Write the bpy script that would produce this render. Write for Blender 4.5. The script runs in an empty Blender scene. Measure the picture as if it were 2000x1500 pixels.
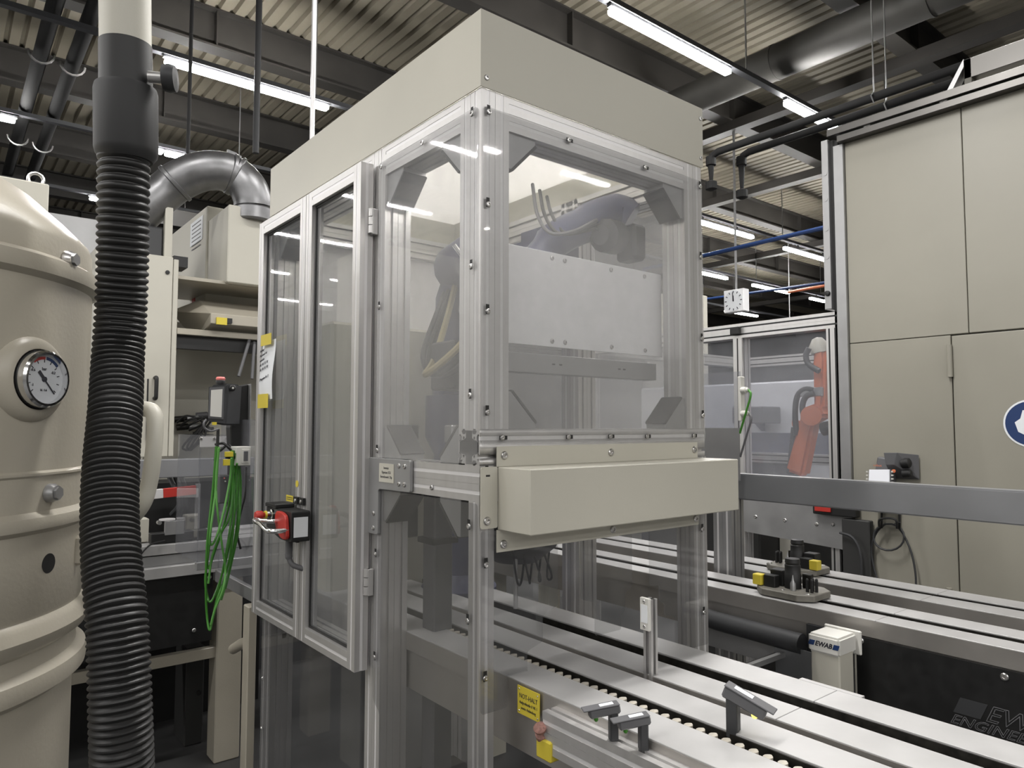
import bpy, bmesh, math, random
from mathutils import Vector, Matrix
R = math.radians
random.seed(7)
S = bpy.context.scene
COL = S.collection
# ------------------------------------------------------------ camera
FPX = 1392.0
YAW, PITCH, ROLL = R(51.2), R(3.3), R(0.08)
CAM = Vector((-0.918, -1.2536, 1.6))
FW = Vector((math.cos(YAW)*math.cos(PITCH), math.sin(YAW)*math.cos(PITCH), math.sin(PITCH)))
RT0 = Vector((math.sin(YAW), -math.cos(YAW), 0)); UP0 = RT0.cross(FW)
RT = math.cos(ROLL)*RT0 + math.sin(ROLL)*UP0
UP = -math.sin(ROLL)*RT0 + math.cos(ROLL)*UP0
cd = bpy.data.cameras.new('camera'); cam = bpy.data.objects.new('camera', cd); COL.objects.link(cam)
cd.sensor_width = 36; cd.lens = FPX/2000*36; cd.clip_start = 0.05; cd.clip_end = 200
m = Matrix((RT, UP, -FW)).transposed().to_4x4(); m.translation = CAM
cam.matrix_world = m; S.camera = cam
# ------------------------------------------------------------ world, exposure
w = bpy.data.worlds.new('world'); S.world = w; w.use_nodes = True
w.node_tree.nodes['Background'].inputs[0].default_value = (0.8, 0.84, 0.9, 1)
w.node_tree.nodes['Background'].inputs[1].default_value = 0.02
S.view_settings.view_transform = 'Standard'; S.view_settings.look = 'None'
S.view_settings.gamma = 1; S.view_settings.use_curve_mapping = False
S.view_settings.exposure = 1.62
S.cycles.transparent_max_bounces = 24; S.cycles.max_bounces = 8
S.cycles.use_denoising = True
TUBE = 62.0        # radiance of a lit lamp tube
ROWZ = 6.0
def lamp_light(x, y, L=2.0, z=ROWZ, dim=1.0):
    ld = bpy.data.lights.new('hall_lamp_or_fill', 'AREA'); ld.shape = 'RECTANGLE'; ld.size = L; ld.size_y = .09
    ld.energy = TUBE*math.pi*L*.09*dim; ld.color = (1.0, 0.98, 0.96)
    o = bpy.data.objects.new('hall_lamp_or_fill', ld); COL.objects.link(o); o.location = (x, y, z)
# lamps of the hall outside the frame, plus one made-up fill row (the ones in view are meshes further down)
ROWS = [-15.3, -11.4, -7.7, -3.9, 0.5, 3.81, 8.0, 11.25, 14.75, 18.9, 23.2, 28.0]
for y in ROWS:
    if y < 2:
        for k in range(-6, 8):
            lamp_light(-1.8+3.4*k + (1.1 if y < -10 else 0), y, dim=.2 if y == -3.9 else 1)  # the dimmed row is added to brighten the right face
    elif y < 24:
        for k in range(1, 6):
            lamp_light(-3.6-3.35*k+1.0, y)
lamp_light(.55, .165, 1.3, 3.7, .68)     # low workplace lamp hung over the machine and the conveyors, above the frame
# ------------------------------------------------------------ pixel <-> world helpers (2000x1500 photo frame)
def ray(px, py): return FW + (px-1000)/FPX*RT - (py-750)/FPX*UP
def at(px, py, ax, v):
    d = ray(px, py); i = 'xyz'.index(ax); return CAM + d*((v-CAM[i])/d[i])
def far(px, py, Z): return CAM + ray(px, py)*Z
# ------------------------------------------------------------ materials
def lin(c):
    if isinstance(c, str):
        c = [int(c[i:i+2], 16)/255 for i in (0, 2, 4)]
        c = [x/12.92 if x <= .04045 else ((x+.055)/1.055)**2.4 for x in c]
    return (c[0], c[1], c[2], 1)
def mat(name, col, rough=.5, metal=0, noise=0, nscale=8, bump=0, bscale=60, stretch=None, emit=0, spec=.5, coat=0):
    m = bpy.data.materials.new(name); m.use_nodes = True; nt = m.node_tree; b = nt.nodes['Principled BSDF']
    b.inputs['Base Color'].default_value = lin(col); b.inputs['Roughness'].default_value = rough
    b.inputs['Metallic'].default_value = metal; b.inputs['Specular IOR Level'].default_value = spec
    b.inputs['Coat Weight'].default_value = coat
    tc = nt.nodes.new('ShaderNodeTexCoord'); mp = nt.nodes.new('ShaderNodeMapping')
    nt.links.new(tc.outputs['Object'], mp.inputs[0])
    if stretch: mp.inputs['Scale'].default_value = stretch
    if noise:
        n = nt.nodes.new('ShaderNodeTexNoise'); n.inputs['Scale'].default_value = nscale; n.inputs['Detail'].default_value = 5
        nt.links.new(mp.outputs[0], n.inputs['Vector'])
        mr = nt.nodes.new('ShaderNodeMapRange'); mr.inputs['From Min'].default_value = .3; mr.inputs['From Max'].default_value = .7
        mr.inputs['To Min'].default_value = 1-noise; mr.inputs['To Max'].default_value = 1+noise*.4
        nt.links.new(n.outputs[0], mr.inputs[0])
        mx = nt.nodes.new('ShaderNodeVectorMath'); mx.operation = 'SCALE'
        mx.inputs[0].default_value = lin(col)[:3]; nt.links.new(mr.outputs[0], mx.inputs['Scale'])
        nt.links.new(mx.outputs[0], b.inputs['Base Color'])
        m2 = nt.nodes.new('ShaderNodeMapRange'); m2.inputs['To Min'].default_value = max(.02, rough-.12); m2.inputs['To Max'].default_value = min(1, rough+.12)
        nt.links.new(n.outputs[0], m2.inputs[0]); nt.links.new(m2.outputs[0], b.inputs['Roughness'])
    if bump:
        n = nt.nodes.new('ShaderNodeTexNoise'); n.inputs['Scale'].default_value = bscale
        nt.links.new(mp.outputs[0], n.inputs['Vector'])
        bp = nt.nodes.new('ShaderNodeBump'); bp.inputs['Strength'].default_value = bump; bp.inputs['Distance'].default_value = .002
        nt.links.new(n.outputs[0], bp.inputs['Height']); nt.links.new(bp.outputs[0], b.inputs['Normal'])
    if emit:
        b.inputs['Emission Color'].default_value = lin(col); b.inputs['Emission Strength'].default_value = emit
    return m
def pane(name, haze=.14, tint=(.86, .87, .87), hcol=(.75, .76, .78), streak=(1, 1, 1), rough=.03):
    m = bpy.data.materials.new(name); m.use_nodes = True; nt = m.node_tree; nt.nodes.clear()
    out = nt.nodes.new('ShaderNodeOutputMaterial'); tr = nt.nodes.new('ShaderNodeBsdfTransparent'); tr.inputs[0].default_value = (*tint, 1)
    df = nt.nodes.new('ShaderNodeBsdfDiffuse'); df.inputs[0].default_value = (*hcol, 1)
    tl = nt.nodes.new('ShaderNodeBsdfTranslucent'); tl.inputs[0].default_value = (*hcol, 1)
    dm = nt.nodes.new('ShaderNodeMixShader'); dm.inputs[0].default_value = .5
    nt.links.new(df.outputs[0], dm.inputs[1]); nt.links.new(tl.outputs[0], dm.inputs[2])
    gl = nt.nodes.new('ShaderNodeBsdfGlossy'); gl.inputs['Roughness'].default_value = rough
    tc = nt.nodes.new('ShaderNodeTexCoord'); mp = nt.nodes.new('ShaderNodeMapping'); mp.inputs['Scale'].default_value = streak
    nt.links.new(tc.outputs['Object'], mp.inputs[0])
    n = nt.nodes.new('ShaderNodeTexNoise'); n.inputs['Scale'].default_value = 5; n.inputs['Detail'].default_value = 8; n.inputs['Roughness'].default_value = .7
    nt.links.new(mp.outputs[0], n.inputs['Vector'])
    mr = nt.nodes.new('ShaderNodeMapRange'); mr.inputs['From Min'].default_value = .35; mr.inputs['From Max'].default_value = .7
    mr.inputs['To Min'].default_value = haze*.8; mr.inputs['To Max'].default_value = haze*1.25; nt.links.new(n.outputs[0], mr.inputs[0])
    m1 = nt.nodes.new('ShaderNodeMixShader'); nt.links.new(mr.outputs[0], m1.inputs[0]); nt.links.new(tr.outputs[0], m1.inputs[1]); nt.links.new(dm.outputs[0], m1.inputs[2])
    fr = nt.nodes.new('ShaderNodeFresnel'); fr.inputs[0].default_value = 1.58
    geo = nt.nodes.new('ShaderNodeNewGeometry'); iv = nt.nodes.new('ShaderNodeMath'); iv.operation = 'SUBTRACT'; iv.inputs[0].default_value = 1
    nt.links.new(geo.outputs['Backfacing'], iv.inputs[1])
    ml = nt.nodes.new('ShaderNodeMath'); ml.operation = 'MULTIPLY'; nt.links.new(fr.outputs[0], ml.inputs[0]); nt.links.new(iv.outputs[0], ml.inputs[1])
    m2 = nt.nodes.new('ShaderNodeMixShader'); nt.links.new(ml.outputs[0], m2.inputs[0]); nt.links.new(m1.outputs[0], m2.inputs[1]); nt.links.new(gl.outputs[0], m2.inputs[2])
    nt.links.new(m2.outputs[0], out.inputs[0]); return m
def opal(name):
    m = bpy.data.materials.new(name); m.use_nodes = True; nt = m.node_tree; nt.nodes.clear()
    out = nt.nodes.new('ShaderNodeOutputMaterial'); a = nt.nodes.new('ShaderNodeBsdfTranslucent'); b = nt.nodes.new('ShaderNodeBsdfDiffuse')
    a.inputs[0].default_value = b.inputs[0].default_value = (.86, .85, .82, 1); x = nt.nodes.new('ShaderNodeMixShader'); x.inputs[0].default_value = .4
    nt.links.new(a.outputs[0], x.inputs[1]); nt.links.new(b.outputs[0], x.inputs[2]); nt.links.new(x.outputs[0], out.inputs[0]); return m
M = dict(
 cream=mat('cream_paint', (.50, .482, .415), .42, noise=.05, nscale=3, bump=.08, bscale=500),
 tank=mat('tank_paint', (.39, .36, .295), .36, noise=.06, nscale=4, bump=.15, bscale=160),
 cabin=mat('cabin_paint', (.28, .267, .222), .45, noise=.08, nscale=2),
 alu=mat('anodised_aluminium', (.60, .59, .58), .38, .75, noise=.06, nscale=40, stretch=(1, 1, .05)),
 strip=mat('light_grey_cover_strip', (.72, .71, .71), .35, .35),
 alud=mat('dull_aluminium', (.36, .36, .36), .45, .7, noise=.08, nscale=12),
 conv=mat('conveyor_aluminium', (.39, .385, .38), .45, .12, noise=.08, nscale=14, bump=.05, bscale=90),
 convside=mat('conveyor_side_aluminium', (.42, .40, .375), .36, .75, noise=.08, nscale=10),
 rail=mat('grey_steel_rail', (.27, .275, .285), .4, .6, noise=.06, nscale=5),
 coup=mat('soft_black_sleeve', (.016, .016, .0165), .6), trunk=mat('trunking_grey', (.07, .072, .078), .6),
 dred=mat('dusty_red_plastic', (.33, .17, .14), .7, noise=.4, nscale=200),
 steel=mat('stainless_steel', (.11, .106, .10), .4, .9, noise=.15, nscale=5),
 chrome=mat('polished_chrome', (.8, .8, .8), .15, 1.0),
 screw=mat('zinc_screw', (.62, .61, .60), .28, 1.0),
 galv=mat('galvanised_sheet', (.25, .25, .255), .38, .85, noise=.2, nscale=12, bump=.1, bscale=30),
 black=mat('black_plastic', (.009, .009, .009), .5),
 blackm=mat('black_hose_plastic', (.009, .0088, .0085), .5, bump=.1, bscale=120),
 pitch=mat('black_panel', (.006, .006, .006), .5, noise=.4, nscale=30),
 grey=mat('dark_grey_plastic', (.032, .033, .035), .5),
 mgrey=mat('mid_grey_plastic', (.10, .10, .105), .48),
 gusset=mat('grey_bracket_cover', (.03, .03, .029), .55),
 white=mat('white_sheet', (.86, .86, .87), .4, noise=.03, nscale=3),
 wplas=mat('light_grey_plastic', (.62, .61, .57), .4),
 paper=mat('paper', (.74, .76, .78), .8),
 ink=mat('black_ink', (.02, .02, .03), .6),
 yellow=mat('yellow_sticker', (.62, .50, .045), .45),
 red=mat('red_plastic', (.42, .028, .02), .4),
 redw=mat('light_red_button', (.8, .22, .2), .4),
 blue=mat('blue_enamel', (.012, .035, .12), .45),
 bluea=mat('dull_blue_machine_paint', (.045, .05, .11), .45, noise=.2),
 orange=mat('orange_robot_paint', (.60, .17, .075), .4, noise=.06),
 green=mat('green_cable', (.045, .20, .02), .4),
 greenl=mat('light_green_cable', (.11, .33, .07), .4),
 screen=mat('lit_screen', (.75, .76, .8), .4, emit=.08),
 floor=mat('hall_floor', (.055, .055, .055), .45, noise=.35, nscale=2),
 dimcream=mat('dim_lit_cream', (.09, .085, .07), .6),  # cream darkened to stand in for weaker light on the cabin roof
 hosey=mat('dull_yellow_hose', (.30, .25, .12), .5),
 deck=mat('roof_deck', (.27, .243, .187), .65, noise=.12, nscale=1.5),
 beam=mat('dark_roof_beam', (.036, .033, .029), .6, noise=.3, nscale=2),
 duct=mat('dark_grey_duct', (.06, .058, .052), .6, .3, noise=.25, nscale=3),  # dark grey with random tone
 pipe=mat('black_roof_pipe', (.003, .003, .003), .9),
 opal=opal('opal_ceiling_sheet'),
 wall=mat('hall_wall', (.22, .22, .21), .7, noise=.2, nscale=1),
 worklamp=mat('work_lamp_tube', (1, .98, .95), .4, emit=30),
 lamp=mat('lamp_tube', (1, .98, .96), .4, emit=TUBE),
 rust=mat('grimy_steel', (.028, .026, .022), .5, .6, noise=.5, nscale=60),
 link=mat('chain_link_plastic', (.42, .39, .33), .5, noise=.3, nscale=60),
 pallet=mat('worn_carrier_plate', (.20, .19, .165), .5, .3, noise=.2, nscale=40),
 led=mat('yellow_green_led', (.9, .75, .12), .4, emit=.7),
 pc=pane('polycarbonate', .17, (.95, .95, .95), (.84, .84, .84)), pcd=pane('door_polycarbonate', .12, (.9, .905, .905), streak=(1, 1, .25)),
 pcl=pane('lower_polycarbonate', .04, (.88, .88, .88)), glass=pane('gauge_glass', .02, (.97, .97, .97)), acr=pane('clear_acrylic', .10, (.86, .865, .88), (.6, .605, .63)),
 cell=pane('cell_polycarbonate', .12, (.87, .875, .89), (.62, .63, .66)),
)
# ------------------------------------------------------------ mesh building
ORG = {}
class MB:
    def __init__(s): s.v = []; s.f = []
    def add(s, vs, fs):
        n = len(s.v); s.v += [Vector(v) for v in vs]; s.f += [[i+n for i in f] for f in fs]; return s
    def box(s, x0, x1, y0, y1, z0, z1):
        return s.add([(x0,y0,z0),(x1,y0,z0),(x1,y1,z0),(x0,y1,z0),(x0,y0,z1),(x1,y0,z1),(x1,y1,z1),(x0,y1,z1)],
              [(0,3,2,1),(4,5,6,7),(0,1,5,4),(1,2,6,5),(2,3,7,6),(3,0,4,7)])
    def obox(s, c, ex, ey, ez, hx, hy, hz):       # oriented box
        c = Vector(c); vs = [c+ex*(a*hx)+ey*(b*hy)+ez*(d*hz) for d in (-1,1) for a,b in ((-1,-1),(1,-1),(1,1),(-1,1))]
        return s.add(vs, [(0,3,2,1),(4,5,6,7),(0,1,5,4),(1,2,6,5),(2,3,7,6),(3,0,4,7)])
    def prism(s, pts, axis, a0, a1):              # polygon pts in the two other axes, in order
        def mk(p, a):
            return (a, p[0], p[1]) if axis == 'x' else ((p[0], a, p[1]) if axis == 'y' else (p[0], p[1], a))
        n = len(pts); vs = [mk(p, a0) for p in pts]+[mk(p, a1) for p in pts]
        return s.add(vs, [list(range(n))[::-1], list(range(n, 2*n))]+[(i, (i+1) % n, n+(i+1) % n, n+i) for i in range(n)])
    def lathe(s, prof, o, d=(0, 0, 1), seg=24, caps=True):
        o = Vector(o); d = Vector(d).normalized(); a = d.orthogonal().normalized(); b = d.cross(a)
        vs = []; n = len(prof)
        for k in range(seg):
            t = 2*math.pi*k/seg
            for r, z in prof: vs.append(o+d*z+(a*math.cos(t)+b*math.sin(t))*max(r, 1e-5))
        fs = []
        for k in range(seg):
            k2 = (k+1) % seg
            for i in range(n-1): fs.append((k*n+i, k2*n+i, k2*n+i+1, k*n+i+1))
        if caps and prof[0][0] > 1e-4: fs.append([k*n for k in range(seg)][::-1])
        if caps and prof[-1][0] > 1e-4: fs.append([k*n+n-1 for k in range(seg)])
        return s.add(vs, fs)
    def cyl(s, p0, p1, r, seg=16, r2=None):
        p0 = Vector(p0); p1 = Vector(p1); L = (p1-p0).length
        return s.lathe([(r, 0), (r if r2 is None else r2, L)], p0, p1-p0, seg)
    def tube(s, path, r, seg=10, closed=False):
        P = [Vector(p) for p in path]; n = len(P)
        rr = r if isinstance(r, (list, tuple)) else [r]*n
        T = [(P[min(i+1, n-1)]-P[max(i-1, 0)]).normalized() for i in range(n)]
        a = T[0].orthogonal().normalized(); vs = []
        for i in range(n):
            a = (a-T[i]*a.dot(T[i])).normalized(); b = T[i].cross(a)
            for k in range(seg):
                t = 2*math.pi*k/seg; vs.append(P[i]+(a*math.cos(t)+b*math.sin(t))*rr[i])
        fs = [(i*seg+k, i*seg+(k+1) % seg, (i+1)*seg+(k+1) % seg, (i+1)*seg+k) for i in range(n-1) for k in range(seg)]
        fs += [list(range(seg))[::-1], [(n-1)*seg+k for k in range(seg)]]
        return s.add(vs, fs)
    def build(s, name, m, parent=None, bevel=0, smooth=False, label=None, cat=None, group=None, kind=None, seg=1):
        me = bpy.data.meshes.new(name)
        if parent is None:
            xs = [v.x for v in s.v]; ys = [v.y for v in s.v]; zs = [v.z for v in s.v]
            org = Vector(((min(xs)+max(xs))/2, (min(ys)+max(ys))/2, min(zs)))
        else: org = ORG[parent.name]
        me.from_pydata([v-org for v in s.v], [], s.f)
        bm = bmesh.new(); bm.from_mesh(me); bmesh.ops.recalc_face_normals(bm, faces=bm.faces)
        if bevel:
            es = [e for e in bm.edges if len(e.link_faces) == 2 and e.calc_face_angle(0) > R(30)]
            bmesh.ops.bevel(bm, geom=es, offset=bevel, segments=seg, affect='EDGES', clamp_overlap=True)
        bm.to_mesh(me); bm.free()
        if smooth:
            me.shade_smooth(); me.set_sharp_from_angle(angle=R(38))
        return link(name, me, m, parent, org, label, cat, group, kind)
def link(name, me, m, parent, org, label=None, cat=None, group=None, kind=None):
    if m is not None and not me.materials: me.materials.append(M[m])
    o = bpy.data.objects.new(name, me); COL.objects.link(o)
    if parent is not None: o.parent = parent; o.location = org-ORG[parent.name]
    else: o.location = org
    ORG[o.name] = Vector(org); tag(o, label, cat, group, kind); return o
def tag(o, label=None, cat=None, group=None, kind=None):
    if label: o['label'] = label
    if cat: o['category'] = cat
    if group: o['group'] = group
    if kind: o['kind'] = kind
def thing(name, label, cat, loc, group=None, kind=None):
    o = bpy.data.objects.new(name, None); COL.objects.link(o); o.location = loc; o.empty_display_size = .05
    ORG[o.name] = Vector(loc); tag(o, label, cat, group, kind); return o
def inst(me, name, parent, pos, rot=None, m=None):   # shared mesh placed at world pos
    if m is not None and not me.materials: me.materials.append(M[m])
    o = bpy.data.objects.new(name, me); COL.objects.link(o); o.parent = parent
    o.location = Vector(pos)-ORG[parent.name]
    if rot is not None: o.rotation_euler = rot
    ORG[o.name] = Vector(pos); return o
def bx(name, m, parent, x0, x1, y0, y1, z0, z1, bevel=0, **k):
    return MB().box(x0, x1, y0, y1, z0, z1).build(name, m, parent, bevel, **k)
def smooth_path(pts, n=6):                           # Catmull-Rom
    P = [Vector(p) for p in pts]; P = [P[0]*2-P[1]]+P+[P[-1]*2-P[-2]]; out = []
    for i in range(1, len(P)-2):
        for k in range(n):
            t = k/n; a, b, c, d = P[i-1:i+3]
            out.append(.5*((2*b)+(c-a)*t+(2*a-5*b+4*c-d)*t*t+(3*b-a-3*c+d)*t**3))
    out.append(P[-2]); return out
# shared screw: head pointing along +Z local, base on z=0
def screw_mesh(r=.0065, h=.0035):
    b = MB().lathe([(r*.98, 0), (r, h*.45), (r*.8, h*.9), (r*.5, h), (r*.46, h), (r*.42, h*.35), (0, h*.35)], (0, 0, 0), (0, 0, 1), 14)
    me = bpy.data.meshes.new('screw'); me.from_pydata(b.v, [], b.f); me.shade_smooth(); me.set_sharp_from_angle(angle=R(35)); me.materials.append(M['screw']); return me
SCREW = screw_mesh(); BIGS = screw_mesh(.0095, .005); NUTM = None
_b = MB().box(-.0045, .0045, -.011, .011, 0, .0006); NUTM = bpy.data.meshes.new('slot_nut'); NUTM.from_pydata(_b.v, [], _b.f); NUTM.materials.append(M['black'])
ROTY = (R(90), 0, 0)                 # +Z -> -Y
ROTX = (R(90), 0, R(-90))            # +Z -> -X
def facing(n):
    return Vector(n).to_track_quat('Z', 'Y').to_euler()
def screw_y(parent, x, z, y=-.006, nut=0, me=None):
    if nut == 1: inst(NUTM, 'slot_nut', parent, (x-.001, y-.0001, z+.004), (R(90), 0, 0))
    if nut == 2: inst(NUTM, 'slot_nut', parent, (x+.003, y-.0001, z), (R(90), R(90), 0))
    inst(me or SCREW, 'screw', parent, (x, y, z), ROTY)
def screw_x(parent, y, z, x=-.006, nut=0, me=None):
    if nut == 1: inst(NUTM, 'slot_nut', parent, (x-.0001, y, z+.004), ROTX)
    if nut == 2: inst(NUTM, 'slot_nut', parent, (x-.0001, y-.003, z), (R(90), R(90), R(-90)))
    inst(me or SCREW, 'screw', parent, (x, y, z), ROTX)
# aluminium extrusion along an axis with grooves on all four sides and cover strips
def section(u0, u1, v0, v1, g=.0042, dp=.006):
    pts = []
    def side(p, q, nrm):
        L = math.dist(p, q); d = ((q[0]-p[0])/L, (q[1]-p[1])/L)
        n = max(1, round(L/.04)); cs = [(.02+.04*k)*L/(n*.04) for k in range(n)]
        marks = [(c, g, dp) for c in cs]
        if n == 2: marks.append((L/2, .0005, .0012))
        marks.sort()
        pts.append(p)
        for c, gg, dd in marks:
            for s, k in ((c-gg, 0), (c-gg, dd), (c+gg, dd), (c+gg, 0)):
                pts.append((p[0]+d[0]*s+nrm[0]*k, p[1]+d[1]*s+nrm[1]*k))
    side((u0, v0), (u1, v0), (0, 1)); side((u1, v0), (u1, v1), (-1, 0)); side((u1, v1), (u0, v1), (0, -1)); side((u0, v1), (u0, v0), (1, 0))
    return pts
def profile(name, parent, axis, a0, a1, u0, u1, v0, v1, cover='', m='alu', cm='strip', **k):
    o = MB().prism(section(u0, u1, v0, v1, dp=.006 if cover else .0135), axis, a0, a1).build(name, m, parent, **k)
    for side in cover:                                # u- 'a', u+ 'b', v- 'c', v+ 'd'
        L = (v1-v0) if side in 'ab' else (u1-u0); n = max(1, round(L/.04)); b = MB()
        for i in range(n):
            c = (.02+.04*i)*L/(n*.04)
            if side == 'a': q = (u0+.0008, u0+.004, v0+c-.0046, v0+c+.0046)
            if side == 'b': q = (u1-.004, u1-.0008, v0+c-.0046, v0+c+.0046)
            if side == 'c': q = (u0+c-.0046, u0+c+.0046, v0+.0008, v0+.004)
            if side == 'd': q = (u0+c-.0046, u0+c+.0046, v1-.004, v1-.0008)
            ua, ub, va, vb = q
            e = .0005
            if axis == 'x': b.box(a0+e, a1-e, ua, ub, va, vb)
            elif axis == 'y': b.box(ua, ub, a0+e, a1-e, va, vb)
            else: b.box(ua, ub, va, vb, a0+e, a1-e)
        b.build('slot_cover' if cm == 'strip' else 'groove_shade', cm, o)  # black strips stand in for the shade inside open grooves
    return o
def text(name, body, m, parent, pos, size, xdir, up, shear=0, extrude=.0003, outline=0, weight=0, align='LEFT', sx=1.0):
    cu = bpy.data.curves.new(name, 'FONT'); cu.body = body; cu.size = size; cu.shear = shear; cu.align_x = align
    cu.extrude = extrude; cu.offset = weight; cu.resolution_u = 3
    if outline: cu.fill_mode = 'NONE' if hasattr(cu, 'fill_mode') else cu.fill_mode; cu.bevel_depth = outline; cu.extrude = 0; cu.bevel_resolution = 1
    tmp = bpy.data.objects.new('tmp', cu); COL.objects.link(tmp)
    dg = bpy.context.evaluated_depsgraph_get(); me = bpy.data.meshes.new_from_object(tmp.evaluated_get(dg))
    bpy.data.objects.remove(tmp); bpy.data.curves.remove(cu)
    me.name = name; xd = Vector(xdir).normalized(); u = Vector(up).normalized(); n = xd.cross(u)
    mt = Matrix((xd*sx, u, n)).transposed().to_4x4(); me.transform(mt)
    pos = Vector(pos); me.materials.clear(); me.materials.append(M[m])
    o = bpy.data.objects.new(name, me); COL.objects.link(o)
    o.parent = parent; o.location = pos-ORG[parent.name]; ORG[o.name] = pos; return o
NX, NY, UZ = Vector((0, -1, 0)), Vector((1, 0, 0)), Vector((0, 0, 1))   # reading directions on faces x=const / y=const
def rounded(pts, r, n=4):                          # round the convex corners of a 2d polygon
    out = []
    for i, p in enumerate(pts):
        a = Vector(pts[i-1]); b = Vector(p); c = Vector(pts[(i+1) % len(pts)])
        d1 = (a-b); d2 = (c-b); rr = min(r, d1.length*.45, d2.length*.45)
        p1 = b+d1.normalized()*rr; p2 = b+d2.normalized()*rr
        for k in range(n+1):
            t = k/n; out.append(tuple((p1*(1-t)**2+b*2*t*(1-t)+p2*t*t)))
    return out
# ============================================================ THE HALL
def struct(name, mb, m, **k): return mb.build(name, m, None, kind='structure', **k)
X0, X1, Y0, Y1, DZ = -24.0, 40.0, -20.0, 34.0, 7.6
struct('floor', MB().box(X0, X1, Y0, Y1, -.1, 0), 'floor')
struct('wall_left', MB().box(X0-.2, X0, Y0, Y1, 0, DZ+.4), 'wall')
struct('wall_right', MB().box(X1, X1+.2, Y0, Y1, 0, DZ+.4), 'wall')
struct('wall_back', MB().box(X0, X1, Y1, Y1+.2, 0, DZ+.4), 'wall')
struct('wall_front', MB().box(X0, X1, Y0-.2, Y0, 0, DZ+.4), 'wall')
b = MB(); x = X0; pts = []
while x < X1:                                      # trapezoidal roof sheeting, ribs along y
    pts += [(x, DZ), (x+.13, DZ), (x+.15, DZ+.07), (x+.19, DZ+.07)]; x += .21
n = len(pts); b.add([(p[0], Y0, p[1]) for p in pts]+[(p[0], Y1, p[1]) for p in pts], [(i, i+1, n+i+1, n+i) for i in range(n-1)])
b.add([(X0, Y0, DZ+.3), (X1, Y0, DZ+.3), (X1, Y1, DZ+.3), (X0, Y1, DZ+.3)], [(0, 1, 2, 3)])
struct('ceiling', b, 'deck')
k = 0
for y in (-12.5, -9.4, -6.3, -3.2, -.1, 3.0, 6.08, 9.28, 12.35, 15.5, 18.6, 21.8, 25, 28.2):
    k += 1
    b = MB().box(X0, X1, y, y+.02, 7.04, DZ-.01).box(X0, X1, y-.12, y+.14, 7.02, 7.05).box(X0, X1, y-.12, y+.14, DZ-.03, DZ-.005)
    for xx in range(int(X0)+2, int(X1), 4): b.box(xx, xx+.02, y-.11, y+.13, 7.05, DZ-.03)
    struct('trim_%d' % k, b, 'beam')
for x in (-18, -9.5, 9.9, 13.3, 19, 27):      # secondary beams along y
    k += 1
    struct('trim_%d' % k, MB().box(x, x+.22, Y0, Y1, 6.86, 7.03), 'beam')
# lamps in view: each tube a thing, hung under a continuous trunking
def lamp(x0, x1, y, label, z=ROWZ):
    t = thing('strip_lamp', label, 'lamp', ((x0+x1)/2, y, z-.04), 'ceiling strip lamps')
    MB().prism(rounded([(x0, z-.032), (x1, z-.032), (x1, z+.032), (x0, z+.032)], .032, 5), 'y', y-.04, y+.04).build('tube', 'lamp', t)
    MB().box(x0-.02, x1+.02, y-.03, y+.03, z+.037, z+.07).build('housing', 'trunk', t)
LV = [(1310, 85, 1423, 140, 3.81, 'lit strip lamp nearest the machine, cut by the top edge right of the cream cap', 1.0),
      (1535, 203, 1632, 250, 3.81, 'lit strip lamp just above the corner of the big cream cabin', 0),
      (1375, 435, 1470, 465, 8.0, 'lit strip lamp right beside the upper right post of the machine', .7),
      (1532, 485, 1612, 508, 8.0, 'lit strip lamp whose right end meets the tall post of the cream cabin, second row', .5),
      (1376, 534, 1420, 545, 11.25, 'short lit strip lamp beside the machine post, upper left of the wall clock', .8),
      (1470, 557, 1541, 572, 11.25, 'lit strip lamp just above and right of the wall clock', 0),
      (1582, 582, 1612, 590, 11.25, 'lit strip lamp seen against the cabin post, right of the clock', .6),
      (1416, 606, 1479, 619, 14.75, 'lit strip lamp directly below the wall clock', 0),
      (322, 118, 640, 212, 8.0, 'long lit strip lamp crossing behind the hanging rods at upper left', 0),
      (-40, 222, 30, 235, 11.25, 'lit strip lamp at the left edge above the grey tank', 0),
      (300, 293, 318, 298, 11.25, 'short lit strip lamp end right beside the black hose coupling', 0),
      (322, 298, 355, 308, 11.25, 'lit strip lamp ending behind the galvanised duct elbow', .3),
      (175, 387, 193, 390, 14.75, 'small lit strip lamp just left of the black ribbed hose', .3),
      (332, 417, 345, 419.5, 18.9, 'leftmost of the three small lamps above the cream duct box', 0),
      (350, 420, 362, 422, 18.9, 'middle of the three small lamps above the cream duct box', 0),
      (366, 422.5, 379, 425, 18.9, 'rightmost of the three small lamps above the cream duct box', 0)]
LZ = {}
for px0, py0, px1, py1, y, lab, ext in LV:
    a = at(px0, py0, 'y', y); c = at(px1, py1, 'y', y)
    z = (a.z+c.z)/2
    x0, x1 = a.x, c.x
    if px0 in (1310, 1375, 1376): x0 -= ext
    elif ext: x1 += ext
    LZ.setdefault(y, []).append((x0, x1, lab, z))
for y, L_ in LZ.items():
    zt_ = max(q[3] for q in L_)+.071
    for x0, x1, lab, z in L_:
        lamp(x0, x1, y, lab, z); lt = bpy.data.objects[-1] if False else None
        if zt_-z-.07 > .004:
            par = [o for o in COL.objects if o.get('label') == lab][0]
            for q in (.25, .75): bx('drop_bracket', 'trunk', par, x0+(x1-x0)*q, x0+(x1-x0)*q+.03, y-.015, y+.015, z+.07, zt_)
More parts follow.
